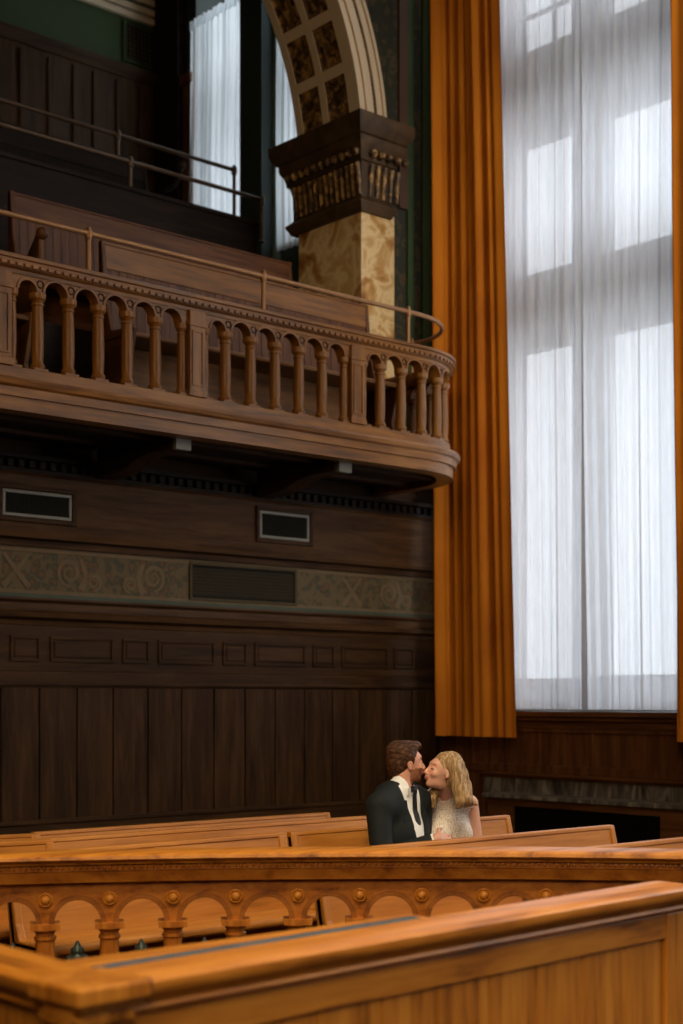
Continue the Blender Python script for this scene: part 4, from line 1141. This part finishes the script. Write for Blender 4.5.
w_body(S); S.cone(nw+V3(0,0,-.01), Hw+V3(.02,.0,-.05), .044*f, .043*f, .015); qw = head(S, Hw, Rw, ws, True)
S.cone(sL, eL, .046*f, .037*f, .02); S.cone(eL, wL_, .037*f, .024*f, .01); S.cone(sR, eR, .046*f, .037*f, .02); S.cone(eR, wR_, .037*f, .024*f, .01)
hip_save = hip; hip = hw_; legs_(S, 0, .08); hip = hip_save
hand(S, wL_, (-.8,-.5,-.1), (0,0,-1), (-.3,.6,.6), .76, .45); hand(S, wR_, (.6,-.7,-.1), (0,0,-1), (.6,.6,.4), .76, .45)
def w_mat(cn):
    p = ((cn-Hw)@Rw)/ws; x, y, z = p.T; near = np.linalg.norm(p, axis=1) < .17
    o = np.zeros(len(cn))
    o[near & (x > .095) & (np.abs(y) < .016) & (z < -.053) & (z > -.0715)] = 1
    o[near & (x > .070) & (np.abs(z-.028) < .0045) & (np.abs(y) > .014) & (np.abs(y) < .050)] = 3
    o[near & (x > .078) & (np.abs(z+.001) < .0034) & (np.abs(np.abs(y)-.032) < .015)] = 2; return o
wom = sdf_obj('person', S, [M['skin_w'], M['lips'], M['lash'], plain('light_brown_brow', (.36,.20,.11), .8)], tuple(OW), None, None, w_mat)
tag(wom, 'blonde woman in a sleeveless ivory lace dress seated on the bench, kissing the man', 'person')
S = SDF((-.34,-.40,.44), (.24,.26,1.14), .0045); w_body(S, .008)
S.cone(nw+V3(0,0,-.01), nw+V3(-.012,-.006,.056), .050*f+.004, .044*f+.006, .015)
S.cone(nw+V3(-.016,-.010,.100), nw+V3(-.03,-.02,.18), .05, .06, .003, 's')
S.ell(sL+wl*.030+V3(0,0,-.040), (.040,.050,.075), None, .008, 's'); S.ell(sR-wl*.030+V3(0,0,-.040), (.040,.050,.075), None, .008, 's')
hip = hw_
for sg in (-1, 1): S.cone(hip+V3(sg*.06,-.02,-.02), V3(sg*.08,-.30,.60), .085*f, .07*f, .04)
hip = hip_save
S.displace(lambda X, Y, Z: .0007*np.sin(X*260+np.sin(Z*90))*np.sin(Z*230+Y*200))
dr = sdf_obj('lace_dress', S, [M['lace']], None, wom)
S = SDF((-.22,-.46,.04), (.22,.14,.72), .012); S.cone((0,-.30,.57),(0,-.28,.12),.13,.13,.02); S.ell((0,-.1,.62),(.16,.24,.06),None,.03)
sdf_obj('skirt', S, [M['lace']], None, dr)
# long wavy hair
S = SDF(Hw+V3(-.22,-.22,-.32), Hw+V3(.26,.22,.17), .0035)
def we(c_, r_, kk=.015, op='u', ex=None): S.ell(qw(c_), np.array(r_)*ws, Rw if ex is None else Rw@ex, kk*ws, op)
def wc(a_, b_, r1, r2, kk=.02): S.cone(qw(a_), qw(b_), r1*ws, r2*ws, kk*ws)
we((-.024,0,.042), (.102,.082,.094)); we((-.060,0,-.015), (.064,.074,.082), .03)
we((.088,0,-.030), (.058,.10,.105), .012, 's')
for sg in (-1, 1): we((.010,sg*.090,-.012), (.026,.026,.034), .01, 's')
def lock(pts, rs, kk=.015):
    for (p0, p1, r0, r1) in zip(pts[:-1], pts[1:], rs[:-1], rs[1:]): S.cone(np.array(p0)+Hw, np.array(p1)+Hw, r0, r1, kk)
# locks are laid out in world axes relative to the head centre: near side (towards viewer) and back
near_ = V3(-.6626,-.749,0)*-1; cr = V3(.749,-.6626,0); cd = V3(.6626,.749,0)   # cr: towards the right of the photo, cd: away
def L(x, y, z): return cr*x+cd*y+V3(0,0,z)
lock([L(.045,.02,.05),L(.075,.030,-.02),L(.088,.03,-.085),L(.110,.02,-.135),L(.158,.02,-.150)],[.045,.046,.042,.030,.010])
lock([L(.042,-.045,.045),L(.064,-.050,-.03),L(.076,-.060,-.08),L(.100,-.070,-.120),L(.132,-.065,-.135)],[.028,.028,.030,.026,.010])
lock([L(.055,-.01,.03),L(.074,-.035,-.05),L(.074,-.055,-.10),L(.076,-.070,-.135),L(.066,-.075,-.160)],[.036,.032,.030,.024,.010])
lock([L(.065,.05,.02),L(.10,.06,-.07),L(.112,.04,-.125),L(.135,.04,-.150)],[.036,.038,.03,.012])
lock([L(-.005,.065,.0),L(-.020,.055,-.07),L(-.040,.020,-.105),L(-.056,-.01,-.130),L(-.046,-.02,-.160)],[.026,.024,.022,.018,.010])
def wstr(X, Y, Z):
    a = (X-Hw[0])*cr[0]+(Y-Hw[1])*cr[1]; b = (X-Hw[0])*cd[0]+(Y-Hw[1])*cd[1]; z = Z-Hw[2]
    return .0016*np.sin(a*200+b*150+np.sin(z*38)*1.6)+.0008*np.sin(a*420-b*200+z*30)
S.displace(wstr)
sdf_obj('hair', S, [M['hair_w']], None, wom, smooth_it=1)

# ------------------------------------------------------------------ camera, light, world
sc = bpy.context.scene
cam = bpy.data.cameras.new('camera'); co = bpy.data.objects.new('camera', cam); C.objects.link(co); sc.camera = co
co.location = (-9.12, -9.0, 1.5); co.rotation_euler = (PI/2, 0, -math.atan2(.6626, .7490))
cam.sensor_fit = 'VERTICAL'; cam.sensor_height = 24; cam.sensor_width = 24; cam.lens = 1460/1024*24
cam.shift_y = (700-512)/1024; cam.clip_start = .05; cam.clip_end = 200
cam.dof.use_dof = True; cam.dof.focus_distance = 6.9; cam.dof.aperture_fstop = 1.6
w_ = bpy.data.worlds.new('world'); sc.world = w_; w_.use_nodes = True
bg = w_.node_tree.nodes['Background']; bg.inputs[0].default_value = (.93,.96,1,1); bg.inputs[1].default_value = 2.9
def area(name, loc, rot, sx, sy, e, col=(1,1,1), portal=False, spread=180):
    l = bpy.data.lights.new(name, 'AREA'); l.shape = 'RECTANGLE'; l.size = sx; l.size_y = sy; l.energy = e; l.color = col; l.spread = math.radians(spread)
    if portal: l.cycles.is_portal = True
    o = bpy.data.objects.new(name, l); C.objects.link(o); o.location = loc; o.rotation_euler = rot; return o
for i, (y0, y1, z0, z1) in enumerate(ops):
    area('window_portal', (.7, (y0+y1)/2, (z0+z1)/2), (0, PI/2, 0), z1-z0, y1-y0, 1, portal=True)
def aim(o, t):
    d = Vector(t)-o.location; o.rotation_euler = d.to_track_quat('-Z','Y').to_euler(); return o
area('daylight', (-.45,-1.7,5.4), (0, PI/2, 0), 7.5, 1.7, 16, (.92,.95,1))
area('daylight', (-.3,-5.65,5.0), (0, PI/2, 0), 7, 1.9, 125, (1,.93,.84))
area('daylight', (-.3,-10.0,5.0), (0, PI/2, 0), 7, 1.9, 150, (1,.90,.75))
aim(area('curtain_side_fill', (-1.3,-4.3,5.2), (0,0,0), 1.0, 5.0, 25, (1,.93,.84), spread=90), (-.4,-.8,4.2))  # added light away from any window, rakes the velvet to bring out its folds
area('gallery_daylight', (-.3,3.15,7.4), (0, PI/2, 0), 2.5, .9, 6, (.85,.95,1))
aim(area('room_lamp', (-11.5,-9.5,6.0), (0,0,0), 2.5, 2.5, 56, (1,.68,.36), spread=100), (-4.5,-1,3.9))
aim(area('foreground_fill', (-9.8,-10.0,4.0), (0,0,0), 1.6, 1.6, 24, (1,.80,.56), spread=80), (-5.6,-5.4,.9))  # added fill, kept narrow to brighten the foreground and spare the left wall
aim(area('overhead_fill', (-7.6,-7.8,7.5), (0,0,0), 2.4, 2.4, 88, (1,.80,.50), spread=70), (-5.6,-5.6,.9))  # added fill from above without a fixture, lifts the foreground top faces
sc.view_settings.view_transform = 'Standard'; sc.view_settings.look = 'None'; sc.view_settings.exposure = 0
sc.cycles.use_denoising = True; sc.cycles.max_bounces = 8; sc.cycles.transparent_max_bounces = 12; sc.cycles.caustics_reflective = False; sc.cycles.caustics_refractive = False; sc.cycles.sample_clamp_indirect = 4
